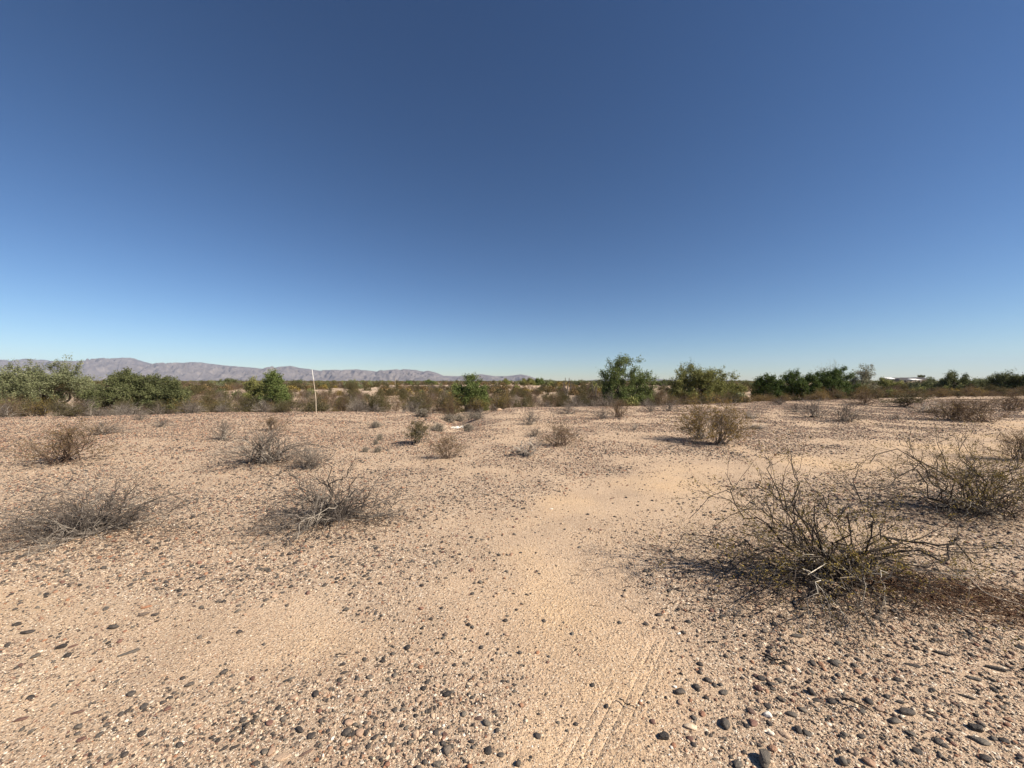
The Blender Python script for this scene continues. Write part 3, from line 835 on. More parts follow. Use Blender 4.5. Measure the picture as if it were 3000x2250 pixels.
# ---- the four large shrubs close to the camera, their main stems led to where the photo shows them
def hero_shrub(name, base_px, tips, extra, label, bark, leafmat, leaf, leafsize, seed, r=.011, ground_tips=(), c1=6, c2=5, c3=2, spread_w=1.2, spread_h=.7, up=.5, light=.1, basew=.09, spread=36, lift=.22, wob=.042):
    B = hit(*base_px)
    rng = np.random.default_rng(seed)
    g, g2, lf = Geo(), Geo(), Geo()
    root = empty(name, (B[0], B[1], float(ground_h(B[0], B[1]))))
    O = np.array(root.location)
    T = []; A = []; TN = []; RR_ = []
    for t in tips:
        px, py, dy, arch = t[:4]
        T.append(at_depth(px, py, B[1] + dy) - O); A.append(arch); TN.append(t[4] if len(t) > 4 else rng.uniform(.25, .6)); RR_.append(t[5] if len(t) > 5 else 1.0)
    for t in ground_tips:
        px, py, arch = t[:3]
        T.append(hit(px, py) - O + np.array([0, 0, .02])); A.append(arch); TN.append(t[3] if len(t) > 3 else rng.uniform(.4, .8)); RR_.append(t[4] if len(t) > 4 else .8)
    T = np.array(T); n = len(T)
    S = rng.normal(size=(n, 3)) * np.array([basew, basew * .7, 0]); S[:, 2] = -.03
    own = []
    make_branches(g, g2, lf, S, T, np.array(A), r * np.array(RR_) * rng.uniform(.8, 1.2, n), rng, np.array(TN), n0=14, kink=.004, sink=own, leaf_min=.16, wob=wob, c1=c1 + 2, c2=c2, c3=c3,
                  leaf=int(leaf * n / (n + extra)), leafsize=leafsize, k=5, floor=.006, l1=.38, spread=spread, lift=lift)
    az = rng.uniform(0, 2 * np.pi, extra); el = .08 + 1.4 * rng.random(extra) ** (.6 / up)
    rad = rng.uniform(.35, 1.0, extra)
    T = np.stack([np.cos(az) * np.cos(el) * spread_w * rad, np.sin(az) * np.cos(el) * spread_w * rad * .8, np.sin(el) * spread_h * rad + .02], 1)
    S = rng.normal(size=(extra, 3)) * np.array([basew * 1.2, basew, 0]); S[:, 2] = -.03
    tn = np.clip(rng.normal(.42, .2, extra), 0, .85); q = rng.random(extra) < light; tn[q] = rng.uniform(.9, 1, q.sum())
    make_branches(g, g2, lf, S, T, rng.uniform(.02, .3, extra), r * rng.uniform(.35, .8, extra), rng, tn, n0=13, kink=.005, leaf_min=.16, wob=wob * 1.3, c1=c1, c2=c2, c3=c3,
                  leaf=int(leaf * extra / (n + extra)), leafsize=leafsize, k=4, floor=.006, l1=.4, spread=spread, lift=lift)
    for gq in own: link('stem', gq.mesh('stem', M[bark]), root)
    link('branches', g.mesh('branches', M[bark]), root)
    link('twigs', g2.mesh('twigs', M[bark]), root)['kind'] = 'stuff'
    if leaf: link('foliage', lf.mesh('foliage', M[leafmat], False), root)['kind'] = 'stuff'
    tag(root, label, 'shrub', 'desert shrubs')
    return root

hero_shrub('creosote_bush', (2455, 1690),
    [(2306, 1308, .25, .02), (2242, 1335, .2, .03), (2124, 1390, .2, .10), (2046, 1445, .25, .14), (2018, 1545, -.1, .30), (2180, 1500, -.2, .18),
     (2516, 1359, .2, .0), (2434, 1440, .1, .03), (2360, 1400, -.1, .0), (2602, 1480, .25, -.04), (2670, 1545, .15, .02), (2805, 1570, .3, .05),
     (2950, 1690, .0, .10, .2, 1.7), (2860, 1640, .25, .08), (2545, 1450, -.1, .0), (2390, 1500, -.3, .0), (2480, 1480, -.2, .0), (2270, 1560, -.3, .1), (2330, 1530, .3, .05), (2640, 1600, -.2, .05)],
    44, 'largest dark twiggy creosote bush in the right foreground with small olive leaves', 'bark_dark', 'leaf_creosote', 16000, .014, 41, r=.0085,
    ground_tips=[(1882, 1633, .06), (1975, 1655, .08), (2070, 1735, .12), (2363, 1903, .25, .98, .4), (2250, 1750, .35, .93, .5), (2262, 1745, .25, .88, .5), (2555, 1905, .12, .85), (2150, 1690, .12), (2480, 1880, .15, .8),
                 (2430, 1830, .2, .7), (2600, 1850, .1, .7), (2740, 1760, .08), (2820, 1790, .08), (2110, 1610, .1), (2360, 1780, .2, .8), (2680, 1700, .1, .8), (2020, 1600, .07), (1930, 1600, .08), (2000, 1700, .06), (2080, 1660, .15), (2200, 1820, .06, .4), (2300, 1860, .08, .5), (2900, 1730, .1), (2760, 1830, .06), (2660, 1880, .05), (2420, 1880, .1, .5), (2190, 1720, .2)],
    c1=6, c2=4, c3=2, spread_w=1.5, spread_h=.36, up=.28, light=.10)
hero_shrub('creosote_bush', (2862, 1498),
    [(2540, 1300, .3, .02), (2620, 1265, .5, .0), (2700, 1250, .4, .0), (2770, 1262, .3, .0), (2850, 1255, .5, .0), (2930, 1270, .2, .0), (2990, 1300, .3, .0), (3060, 1330, .3, .0),
     (2470, 1380, .0, .08), (2500, 1420, -.2, .14), (2560, 1350, -.2, .05), (2650, 1330, -.3, .02), (2740, 1330, -.4, .0), (2960, 1350, -.3, .0), (3040, 1420, .1, .06), (3080, 1380, .4, .02), (2820, 1320, -.3, 0), (2880, 1340, -.3, 0)],
    44, 'dense dark bush at the right edge with arching bleached dead branches', 'bark_dark', 'leaf_creosote', 13000, .015, 42, r=.008,
    ground_tips=[(2640, 1480, .38, 1.0, .9), (2690, 1482, .3, .97, .8), (2780, 1480, .25, .95, .6), (2820, 1530, .2, 1.0, .6), (2930, 1560, .15, .85), (3000, 1530, .12), (2560, 1460, .1), (2450, 1450, .08), (2480, 1490, .08), (2740, 1520, .2, .9)],
    c1=7, c2=5, c3=2, spread_w=1.5, spread_h=.72, up=.5, light=.08, basew=.14)
hero_shrub('desert_shrub', (968, 1515),
    [(1040, 1345, .1, .0, .15, 1.5), (985, 1318, .15, .03, .1, .9), (958, 1355, .2, .0, .9), (860, 1400, .2, .02), (790, 1390, .2, .02), (1090, 1400, .2, .05), (1190, 1400, .1, .10), (1200, 1450, .0, .14), (1245, 1460, .1, .12),
     (1130, 1410, -.1, .04, .6, 1.6), (900, 1420, -.1, .0), (1000, 1400, -.1, 0), (930, 1390, .2, 0), (1060, 1440, .2, .05), (810, 1460, .1, .05)],
    72, 'grey leafless sprawling bush left of centre with roots curling on the sand', 'bark_grey', None, 0, .01, 43, r=.0085,
    ground_tips=[(700, 1575, .10), (720, 1600, .08), (690, 1550, .09), (780, 1590, .12), (900, 1600, .1), (1200, 1540, .05), (760, 1620, .06), (850, 1608, .12, .9), (905, 1560, .25, 1., .9), (930, 1600, .1), (740, 1540, .1), (800, 1520, .1), (790, 1560, .1), (1120, 1515, .08), (1180, 1520, .05), (1230, 1490, .08), (880, 1630, .05, .5),
                 (1010, 1560, .1), (1000, 1590, .05), (720, 1520, .12), (830, 1590, .1)],
    c1=6, c2=5, c3=1, spread_w=1.0, spread_h=.34, up=.35, light=.15, basew=.08, wob=.05)
hero_shrub('desert_shrub', (255, 1552),
    [(405, 1390, .2, .0), (430, 1375, .25, .02), (450, 1420, .0, .12), (350, 1400, .2, .0), (290, 1420, .1, .05), (240, 1450, .0, .12), (130, 1490, .0, .2), (330, 1440, 0, .0), (470, 1460, .2, .1), (395, 1440, -.1, .02)],
    95, 'low grey matted dead bush at the left edge with one raised forked branch', 'bark_grey', 'leaf_rust', 900, .012, 44, r=.008,
    ground_tips=[(-40, 1560, .12), (-30, 1600, .1), (20, 1620, .1), (60, 1640, .08), (-60, 1650, .06), (110, 1610, .1), (0, 1500, .12), (500, 1500, .08), (480, 1540, .07), (420, 1560, .05), (540, 1490, .06), (290, 1565, .1, .9),
                 (180, 1600, .12), (80, 1560, .15), (140, 1640, .08), (360, 1560, .1, .95), (460, 1515, .1)],
    c1=7, c2=5, c3=1, spread_w=1.25, spread_h=.24, up=.3, light=.1, basew=.12)

# litter of reddish twigs right of the big bush
def litter():
    rng = np.random.default_rng(9)
    g = Geo()
    n = 1500
    c = hit(2830, 1755)
    x = c[0] + rng.normal(size=n) * .42 + 0; y = c[1] + rng.normal(size=n) * .17
    x += (y - c[1]) * -1.2
    S = np.stack([x, y, ground_h(x, y) + rng.uniform(.003, .03, n)], 1)
    D = np.stack([rng.normal(size=n), rng.normal(size=n), rng.normal(size=n) * .15], 1)
    P = grow(S, D, rng.uniform(.03, .16, n), 4, .15, 0, rng)
    P[..., 2] = np.maximum(P[..., 2], ground_h(P[..., 0], P[..., 1]) + .004)
    g.tubes(P, taper(rng.uniform(.0012, .003, n), 4, .5), rng.random(n), 3)
    o = link('twig_litter', g.mesh('twig_litter', M['litter']))
    o['kind'] = 'stuff'
litter()
def bits():
    rng = np.random.default_rng(19)
    g = Geo()
    for (px, py, rx, ry, n) in ((2450, 1700, 1.0, .45, 2600), (2860, 1505, .9, .45, 1500), (965, 1525, .7, .35, 1300), (250, 1560, 1.0, .4, 1600), (790, 1355, .6, .3, 500), (2085, 1298, .8, .4, 500), (190, 1358, .6, .3, 350)):
        c = hit(px, py)
        x = c[0] + rng.normal(size=n) * rx * .6; y = c[1] + rng.normal(size=n) * ry * .6
        S = np.stack([x, y, ground_h(x, y) + rng.uniform(.001, .012, n)], 1)
        D = np.stack([rng.normal(size=n), rng.normal(size=n), rng.normal(size=n) * .05], 1)
        P = grow(S, D, rng.uniform(.015, .11, n), 3, .15, 0, rng)
        P[..., 2] = np.maximum(P[..., 2], ground_h(P[..., 0], P[..., 1]) + .002)
        g.tubes(P, taper(rng.uniform(.0009, .0026, n), 3, .6), rng.random(n) * .8, 3)
    o = link('dry_litter', g.mesh('dry_litter', M['bark_red']))
    o['kind'] = 'stuff'
bits()

NEAR = [ # kind, px, py(base), width px, top py, label
 ('brown_twiggy', 190, 1354, 215, 1250, 'reddish brown bush with upswept branches near the left edge, behind the matted dead bush'),
 ('grey_open', 303, 1273, 140, 1233, 'small dark-stemmed bare shrub below the wide olive ironwood tree'),
 ('grey_open', 655, 1289, 95, 1226, 'grey bare shrub on a sandy mound left of the dense grey mound shrub'),
 ('grey_open', 470, 1251, 75, 1226, 'thin grey bare shrub right of the small dark-stemmed one, near the gravel crest'),
 ('grey_open', 412, 1230, 55, 1206, 'pale bare shrub on the gravel crest under the right end of the olive ironwood'),
 ('brown_twiggy', 792, 1262, 90, 1222, 'brownish wispy shrub below the narrow green tree, left of the leaning stake'),
 ('grey_dense', 785, 1352, 250, 1262, 'dense grey mound-shaped shrub, widest on the left half of the gravel flat'),
 ('grey_dense', 905, 1372, 120, 1310, 'lower grey shrub touching the right side of the dense mound shrub'),
 ('olive', 1221, 1300, 90, 1235, 'compact shrub with olive top and black base left of the gully'),
 ('brown_twiggy', 1308, 1344, 110, 1272, 'sparse reddish twiggy shrub below the white debris'),
 ('dead_white', 1544, 1334, 125, 1283, 'bleached low dead shrub with curling pale branches at centre'),
 ('brown_twiggy', 1640, 1308, 125, 1238, 'thin open shrub just right of the bleached dead shrub'),
 ('grey_open', 1565, 1279, 60, 1252, 'small grey shrub behind the bleached dead shrub'),
 ('grey_open', 1552, 1244, 85, 1198, 'greyish twiggy shrub on the gravel, first right of the gully'),
 ('grey_open', 1668, 1213, 95, 1180, 'grey shrub on the crest left of the tall open ironwood'),
 ('grey_open', 1768, 1227, 75, 1192, 'left one of two touching grey shrubs below the tall open ironwood'),
 ('brown_twiggy', 1812, 1223, 80, 1178, 'right one of two touching grey shrubs below the tall open ironwood'),
 ('grey_open', 1906, 1206, 55, 1178, 'small bare shrub on the crest between the open ironwood and the round palo verde'),
 ('grey_open', 1962, 1205, 70, 1175, 'bare shrub on the crest in front of the round palo verde'),
 ('dead_white', 1861, 1260, 26, 1240, 'tiny pale stub of a shrub alone on the gravel right of centre'),
 ('rusty', 2056, 1287, 140, 1180, 'left one of two orange-leaved creosote bushes joined at right of centre'),
 ('rusty', 2115, 1302, 150, 1184, 'right one of two orange-leaved creosote bushes joined at right of centre'),
 ('spiky', 2197, 1226, 75, 1200, 'pale spiky shrub right of the two orange-leaved creosote bushes'),
 ('spiky', 2215, 1256, 90, 1240, 'flat spiky grey clump below the pale spiky shrub'),
 ('grey_open', 2386, 1223, 110, 1168, 'bare upright shrub left of the black-based one on the right-hand flat'),
 ('grey_open', 2476, 1234, 130, 1175, 'bare shrub with black base and arching pale branches on the right-hand flat'),
 ('grey_open', 2282, 1186, 45, 1166, 'small bare shrub in front of the dark green tree clump'),
 ('grey_open', 2331, 1208, 60, 1178, 'little shrub left of the bare upright one on the right-hand flat'),
 ('brown_twiggy', 2532, 1186, 90, 1148, 'brown shrub behind the black-based one, below the pale dead-topped tree'),
 ('olive', 2652, 1192, 120, 1152, 'low olive shrub with a long black shadow below the far houses'),
 ('dead_white', 2725, 1209, 130, 1180, 'fallen pale branches and low shrub right of the olive one'),
 ('brown_twiggy', 2800, 1231, 150, 1165, 'left one of the twin brown bushes with arched pale limbs near the right edge'),
 ('brown_twiggy', 2870, 1236, 160, 1160, 'right one of the twin brown bushes near the right edge'),
 ('brown_twiggy', 2965, 1203, 120, 1152, 'brown bush at the right edge behind the twin brown bushes'),
 ('grey_open', 2623, 1229, 42, 1212, 'tiny bare shrub left of the twin brown bushes'),
 ('brown_twiggy', 2995, 1350, 170, 1265, 'brown wispy shrub cut by the right edge behind the dense dark bush'),
 ('tuft', 1100, 1253, 46, 1236, 'grey dry tuft left of the compact olive-topped shrub'),
 ('tuft', 1113, 1291, 26, 1271, 'upright grey tuft, second above the twin low tufts'),
 ('tuft', 1101, 1303, 18, 1295, 'tiniest grey tuft, above the twin low tufts'),
 ('tuft', 1070, 1324, 24, 1312, 'left one of twin low grey tufts on the gravel'),
 ('tuft', 1107, 1325, 30, 1311, 'right one of twin low grey tufts on the gravel'),
 ('tuft', 1285, 1264, 56, 1240, 'grey-brown tuft left of the white debris'),
 ('tuft', 1372, 1264, 44, 1240, 'leaning straw-grey tuft right of the white debris'),
 ('tuft', 1318, 1237, 60, 1212, 'larger straw-grey grass clump above the white debris in the gully'),
 ('tuft', 1345, 1234, 46, 1213, 'straw-grey grass clump touching the right of the larger one in the gully'),
 ('tuft', 1400, 1228, 46, 1210, 'round grey clump on the right bank of the gully'),
 ('tuft', 1240, 1222, 60, 1196, 'grey clump at the left lip of the gully'),
]
cnt = {}
rn = np.random.default_rng(3)
for kind, px, py, wp, top, lab in NEAR:
    p = hit(px, py)
    W = wp / FOC * p[1]; H = max(.12, (py - top) / FOC * p[1])
    v = cnt.get(kind, 0); cnt[kind] = v + 1
    nm = 'grass_tuft' if kind == 'tuft' else ('creosote_bush' if kind == 'rusty' else 'desert_shrub')
    shrub(kind, v % len(PROTO[kind]), (p[0], p[1], p[2]), float(rn.uniform(0, 6.28)), W * 1.32, H * 1.0, lab, 'grass tufts on the flat' if kind == 'tuft' else 'desert shrubs', nm, 'grass tuft' if kind == 'tuft' else 'shrub')

# ------------------------------------------------------------------ trees
def tree(px, top, w_px, base_py, Y, leafmat, nleaf, leafsize, seed, label, natt=90, shoots=5, shootlen=.10, lowskirt=.12, lean=0, asym=0, stems=4, name='desert_tree', clump=1.0, H_over=None, droop=0., group='trees beyond the crest', rag=.58):
    rng = np.random.default_rng(seed)
    nleaf = int(nleaf * 1.7); leafsize *= 1.3
    X = (px - 1500) / FOC * Y
    z0 = float(ground_h(X, Y))
    topz = CAM_H + (1116 - top) / FOC * Y
    H = topz - z0
    W = w_px / FOC * Y
    root = empty(name, (X, Y, z0))
    # attractors fill an uneven dome
    A = []
    lob = rng.normal(size=(6, 3)); lob = unit(lob) * np.array([W * .28, W * .22, H * .2]); lob[:, 2] = np.abs(lob[:, 2]) + H * .35
    while len(A) < natt:
        q = rng.uniform(-1, 1, 3); q[2] = abs(q[2])
        rr = (np.abs(q) ** 2.7).sum() ** (1 / 2.7)
        if rr > 1 or rr < .5: continue
        zz = lowskirt + (1 - lowskirt) * q[2]
        bump = .89 - rag * .5 + rag * vnoise(np.array(q[0] * 2.9 + seed * 1.7 + 9), np.array(q[1] * 2 + q[2] * 1.6 + 11))
        A.append((q[0] * W / 2 * bump + asym * W * .3 * (1 - q[2]) , q[1] * W * .42 * bump, zz * H * .90 * bump))
    A = np.array(A)
    g, gt, lf = Geo(), Geo(), Geo()
    # trunks
    ns = stems
    az = rng.uniform(0, 6.28, ns)
    T = np.stack([np.cos(az) * W * .16, np.sin(az) * W * .13, np.full(ns, H * .34) * rng.uniform(.7, 1.2, ns)], 1)
    S = rng.normal(size=(ns, 3)) * np.array([.12, .12, 0]); S[:, 2] = -.1
    r0 = rng.uniform(.7, 1.2, ns) * H * .021
    P = to_targets(S, T, np.full(ns, .03), 7, .05, rng)
    g.tubes(P, taper(r0, 7, .6), rng.uniform(.3, .7, ns), 7)
    # limbs from the nearest trunk end to attractors
    d = np.linalg.norm(A[:, None] - T[None], axis=2)
    near_ = d.argmin(1)
    nl = min(len(A), 26)
    sel = rng.permutation(len(A))[:nl]
    PL = to_targets(T[near_[sel]], A[sel] * .97, rng.uniform(.0, .15, nl), 8, .05, rng)
    RL = taper(np.full(nl, H * .0095), 8, .25)
    gt.tubes(PL, RL, rng.uniform(.2, .8, nl), 5)
    # secondary: every other attractor hangs on the closest limb point
    rest_ = np.setdiff1d(np.arange(len(A)), sel)
    pts = PL[:, 3:].reshape(-1, 3)
    dd = np.linalg.norm(A[rest_][:, None] - pts[None], axis=2).argmin(1)
    PS = to_targets(pts[dd], A[rest_], rng.uniform(-.02, .12, len(rest_)), 6, .06, rng)
    gt.tubes(PS, taper(np.full(len(rest_), H * .0042), 6, .35), rng.uniform(.2, .8, len(rest_)), 4)
    # leafy shoots
    allP = np.concatenate([PL[:, -6:], PS])
    n_sh = len(allP) * shoots
    ix = np.repeat(np.arange(len(allP)), shoots)
    t = rng.uniform(.3, 1, n_sh) * 5; i = np.minimum(t.astype(int), 4); f = (t - i)[:, None]
    S = allP[ix, i] * (1 - f) + allP[ix, i + 1] * f
    outw = unit(S - np.array([0, 0, H * .25]))
    D = unit(outw * .8 + rng.normal(size=(n_sh, 3)) * .65 + np.array([0, 0, .35 - droop]))
    Ls = H * shootlen * rng.uniform(.4, 1.5, n_sh)
    PP = grow(S, D, Ls, 5, .18, .15 - droop, rng)
    PP[..., 2] = np.maximum(PP[..., 2], .05)
    gt.tubes(PP, taper(np.full(n_sh, H * .0016), 5, .4), rng.uniform(.2, .7, n_sh), 3)
    ix = rng.integers(0, n_sh, nleaf); t = rng.uniform(.1, 1, nleaf) * 4; i = np.minimum(t.astype(int), 3); f = (t - i)[:, None]
    C = PP[ix, i] * (1 - f) + PP[ix, i + 1] * f + rng.normal(size=(nleaf, 3)) * (leafsize * .9 * clump)
    C[:, 2] = np.maximum(C[:, 2], .05)
    stone_tone = rng.normal(.5, .16, n_sh)
    lf.leaves(C, leafsize, np.clip(stone_tone[ix] + rng.normal(size=nleaf) * .14, 0, 1), rng, .5)
    link('trunk', g.mesh('trunk', M['bark_tree']), root)
    link('limbs', gt.mesh('limbs', M['bark_tree']), root)
    link('crown', lf.mesh('crown', M[leafmat], False), root)
    tag(root, label, 'tree', group)
    return root

tree(35, 1062, 190, 1205, 28.5, 'leaf_sage', 17000, .075, 1, 'pale sage green tree cut by the left edge', natt=110, shootlen=.16, lowskirt=.10, name='palo_verde_tree')
tree(165, 1050, 210, 1203, 29.5, 'leaf_sage', 21000, .075, 2, 'feathery pale green tree left of the wide olive ironwood, tallest on the left', natt=120, shootlen=.18, lowskirt=.06, name='palo_verde_tree')
tree(405, 1064, 265, 1212, 26.5, 'leaf_dark', 30000, .075, 3, 'wide dark olive dome-shaped ironwood with crown down to the ground, left', natt=230, shootlen=.10, lowskirt=.0, name='ironwood_tree', rag=.3)
tree(505, 1090, 95, 1212, 25.5, 'leaf_dark', 9000, .07, 33, 'dark rounded right-hand shoulder tree leaning on the wide olive ironwood', natt=90, shootlen=.10, lowskirt=.0, name='ironwood_tree', rag=.3)
tree(806, 1072, 80, 1190, 29, 'leaf_green', 11000, .075, 4, 'narrow green tree with two tops, left of the leaning white stake', natt=80, shootlen=.13, lowskirt=.0, name='palo_verde_tree')
tree(752, 1090, 70, 1190, 30.5, 'leaf_palo', 6000, .075, 5, 'paler lower tree touching the left side of the narrow green one', natt=60, shootlen=.14, lowskirt=.0, name='palo_verde_tree')
tree(1375, 1084, 122, 1186, 29.5, 'leaf_green', 14000, .075, 6, 'dense round green ironwood in the middle, right of the mountain end', natt=120, shootlen=.12, lowskirt=.0, name='ironwood_tree', rag=.3)
tree(1838, 1036, 188, 1166, 34, 'leaf_green', 17000, .085, 7, 'tallest open ironwood with spiky shoots and visible grey limbs', natt=170, shootlen=.13, lowskirt=.0, name='ironwood_tree', stems=7)
tree(2048, 1046, 178, 1160, 36, 'leaf_palo', 32000, .08, 8, 'round bushy yellow-green palo verde right of the tallest ironwood', natt=240, rag=.35, shootlen=.14, lowskirt=.0, name='palo_verde_tree')
tree(2130, 1090, 100, 1165, 36.5, 'leaf_palo', 8000, .08, 9, 'low pale spreading tree touching the right side of the round palo verde', natt=70, shootlen=.14, lowskirt=.0, name='palo_verde_tree')
tree(2240, 1072, 95, 1155, 41, 'leaf_deep', 9000, .095, 10, 'leftmost tree of the dark green clump at right', natt=70, shootlen=.11, lowskirt=.0, name='ironwood_tree', group='dark green trees of the clump at right')
tree(2305, 1071, 90, 1155, 42, 'leaf_deep', 8500, .095, 11, 'second tree from the left in the dark green clump', natt=70, shootlen=.11, lowskirt=.0, name='ironwood_tree', group='dark green trees of the clump at right')
tree(2363, 1082, 80, 1155, 40, 'leaf_deep', 8000, .09, 12, 'lowest tree, third from the left in the dark green clump', natt=60, shootlen=.10, lowskirt=.0, name='ironwood_tree', group='dark green trees of the clump at right')
tree(2440, 1060, 130, 1150, 43, 'leaf_deep', 17000, .095, 13, 'rightmost and biggest tree of the dark green clump', natt=120, shootlen=.11, lowskirt=.0, name='ironwood_tree', group='dark green trees of the clump at right')
tree(2425, 1054, 60, 1150, 47, 'leaf_pale', 900, .08, 14, 'dead bare-topped tree poking above the dark green clump', natt=40, shootlen=.22, lowskirt=.2, name='dead_tree')
tree(2520, 1076, 78, 1150, 46, 'leaf_pale', 8000, .09, 15, 'pale grey-green half-dead tree right of the dark green clump', natt=70, shootlen=.17, lowskirt=.05, name='palo_verde_tree')
tree(2808, 1088, 90, 1138, 62, 'leaf_dark', 7000, .13, 16, 'upright grey-green tree among low far trees at right', natt=60, shootlen=.14, lowskirt=.05, name='palo_verde_tree')
tree(2745, 1101, 130, 1137, 66, 'leaf_sage', 7000, .14, 17, 'long low tree left of the upright grey-green one at right', natt=60, shootlen=.12, lowskirt=.0, name='palo_verde_tree')
tree(2942, 1079, 70, 1140, 58, 'leaf_dark', 5000, .13, 18, 'flat-topped tree near the right edge', natt=60, shootlen=.17, lowskirt=.08, name='ironwood_tree')
tree(2990, 1084, 90, 1140, 57, 'leaf_dark', 7000, .13, 19, 'rounded tree cut by the right edge', natt=60, shootlen=.14, lowskirt=.0, name='ironwood_tree')
tree(2895, 1098, 110, 1138, 64, 'leaf_sage', 6000, .14, 20, 'low tree between the upright and the flat-topped tree at right', natt=60, shootlen=.12, lowskirt=.0, name='palo_verde_tree')
tree(2590, 1106, 90, 1132, 80, 'leaf_palo', 6000, .16, 21, 'low yellow-green tree just left of the far houses', natt=60, shootlen=.12, lowskirt=.0, name='palo_verde_tree')
# small far trees on the skyline
for k, (px, top, wp, Y, lm, lab) in enumerate([
 (668, 1104, 62, 95, 'leaf_dark', 'small round far tree right of the wide olive ironwood'),
 (1037, 1107, 62, 75, 'leaf_sage', 'bushy pale tree right of the leaning stake, below the mountains'),
 (1260, 1112, 30, 150, 'leaf_green', 'tiny dark far tree left of the dense round ironwood'),
 (1195, 1114, 26, 160, 'leaf_green', 'tiniest dark far tree on the plain below the mountain middle'),
 (1480, 1110, 34, 130, 'leaf_palo', 'small yellow-green far tree right of the dense round ironwood'),
 (1545, 1104, 40, 105, 'leaf_palo', 'yellow-green far tree at the end of the mountain slope'),
 (1578, 1106, 34, 110, 'leaf_green', 'green far tree, second past the end of the mountain slope'),
 (1612, 1109, 44, 115, 'leaf_sage', 'sage far tree, third past the end of the mountain slope'),
 (1690, 1114, 40, 120, 'leaf_sage', 'low far tree on the skyline left of the tallest ironwood'),
 (1750, 1109, 40, 90, 'leaf_sage', 'pale far tree just behind the left side of the tallest ironwood'),
 (1950, 1112, 50, 100, 'leaf_dark', 'far tree in the gap between the tallest ironwood and the round palo verde'),
 (2190, 1112, 46, 90, 'leaf_sage', 'low far tree in the gap left of the dark green clump'),
 (870, 1110, 50, 110, 'leaf_dark', 'far tree behind the right side of the narrow green tree')]):
    tree(px, top, wp, 1125, Y, lm, 2600, .0016 * Y, 60 + k, lab, natt=34, shootlen=.14, lowskirt=.0, name='desert_tree', group='small far trees on the skyline')

# ------------------------------------------------------------------ scrub beyond the crest
def sector(px):
    edges = [(300, 'by the pale trees, left'), (560, 'by the wide olive ironwood'), (730, 'left of the narrow green tree'), (930, 'right of the narrow green tree'),
             (1090, 'just right of the leaning stake'), (1310, 'left of the dense round ironwood'), (1450, 'in front of the dense round ironwood'), (1740, 'left of the tallest ironwood'),
             (1940, 'below the tallest ironwood'), (2180, 'below the round palo verde'), (2380, 'left of the dark tree clump'), (2560, 'below the dark tree clump'), (2720, 'below the far houses'), (9999, 'at the far right')]
    for e, nme in edges:
        if px < e: return nme
rm = np.random.default_rng(21)
taken = []
cands = []
def try_add(px, Y, kind, W, H):
    X = (px - 1500) / FOC * Y
    for (a, b, c) in taken[-4000:]:
        if (a - X) ** 2 + (b - Y) ** 2 < (.24 * (c + W)) ** 2: return
    taken.append((X, Y, W)); cands.append([px, Y, X, kind, W, H])
names_k = {'olive': ('olive-brown leafy', 'creosote_bush'), 'creosote': ('dark-stemmed olive', 'creosote_bush'), 'brown_twiggy': ('brown twiggy', 'desert_shrub'), 'grey_open': ('bare grey', 'desert_shrub'),
           'rusty': ('rusty-leaved', 'creosote_bush'), 'grey_dense': ('matted grey', 'desert_shrub'), 'tuft': ('straw-grey', 'grass_tuft')}
for k in range(2500):
    if len(cands) >= 298: break
    px = rm.uniform(-120, 3120)
    yc = float(np.interp(px, CREST_PX, CREST_Y))
    u_ = rm.random()
    if u_ < .52: s = rm.uniform(0.8, 6.0)
    elif u_ < .86: s = rm.uniform(6.0, 16)
    else: s = rm.uniform(16, 45)
    if px > 2150: s = s * .8 - 3
    Y = yc + s
    right = px > 2150
    if s < 3 and not right: kind = rm.choice(['grey_open', 'grey_dense', 'brown_twiggy', 'brown_twiggy', 'olive'])
    elif right: kind = rm.choice(['brown_twiggy', 'rusty', 'brown_twiggy', 'olive', 'rusty'])
    else: kind = rm.choice(['olive', 'olive', 'brown_twiggy', 'creosote', 'grey_open'])
    if 940 < px < 1750 and 3 < s < 14:
        kind = rm.choice(['olive', 'olive', 'creosote', 'brown_twiggy'])
    W = rm.uniform(1.2, 2.4); H = W * rm.uniform(.42, .6)
    if 1000 < px < 1480 and 2.5 < s < 9: W = rm.uniform(1.6, 2.5); H = W * rm.uniform(.55, .7)
    if s < 2: W *= .8; H *= .6
    try_add(px, Y, kind, W, H)
bygrp = {}
for c in cands:
    px, Y, X, kind, W, H = c
    s = Y - float(np.interp(px, CREST_PX, CREST_Y))
    row = 'behind the crest' if s < 4 else ('farther back' if s < 14 else 'far back')
    bygrp.setdefault((sector(px), names_k[kind][0], row), []).append(c)
words_ = ['first', 'second', 'third', 'fourth', 'fifth', 'sixth', 'seventh', 'eighth', 'ninth', 'tenth', 'eleventh', 'twelfth', 'thirteenth', 'fourteenth']
for (sec, kn, row), L in bygrp.items():
    L.sort(key=lambda c: c[0])
    for q, (px, Y, X, kind, W, H) in enumerate(L):
        lab = f'{kn} shrub {row}, {sec}' if len(L) == 1 else f'{kn} shrub {row}, {sec}, {words_[q] if q < 14 else str(q + 1) + "th"} from left'
        shrub(kind, int(rm.integers(len(PROTO[kind]))), (X, Y, float(ground_h(X, Y)) - .02), float(rm.uniform(0, 6.28)), W, H, lab, 'scrub beyond the gravel crest', names_k[kind][1])
print('mid shrubs', len(cands))

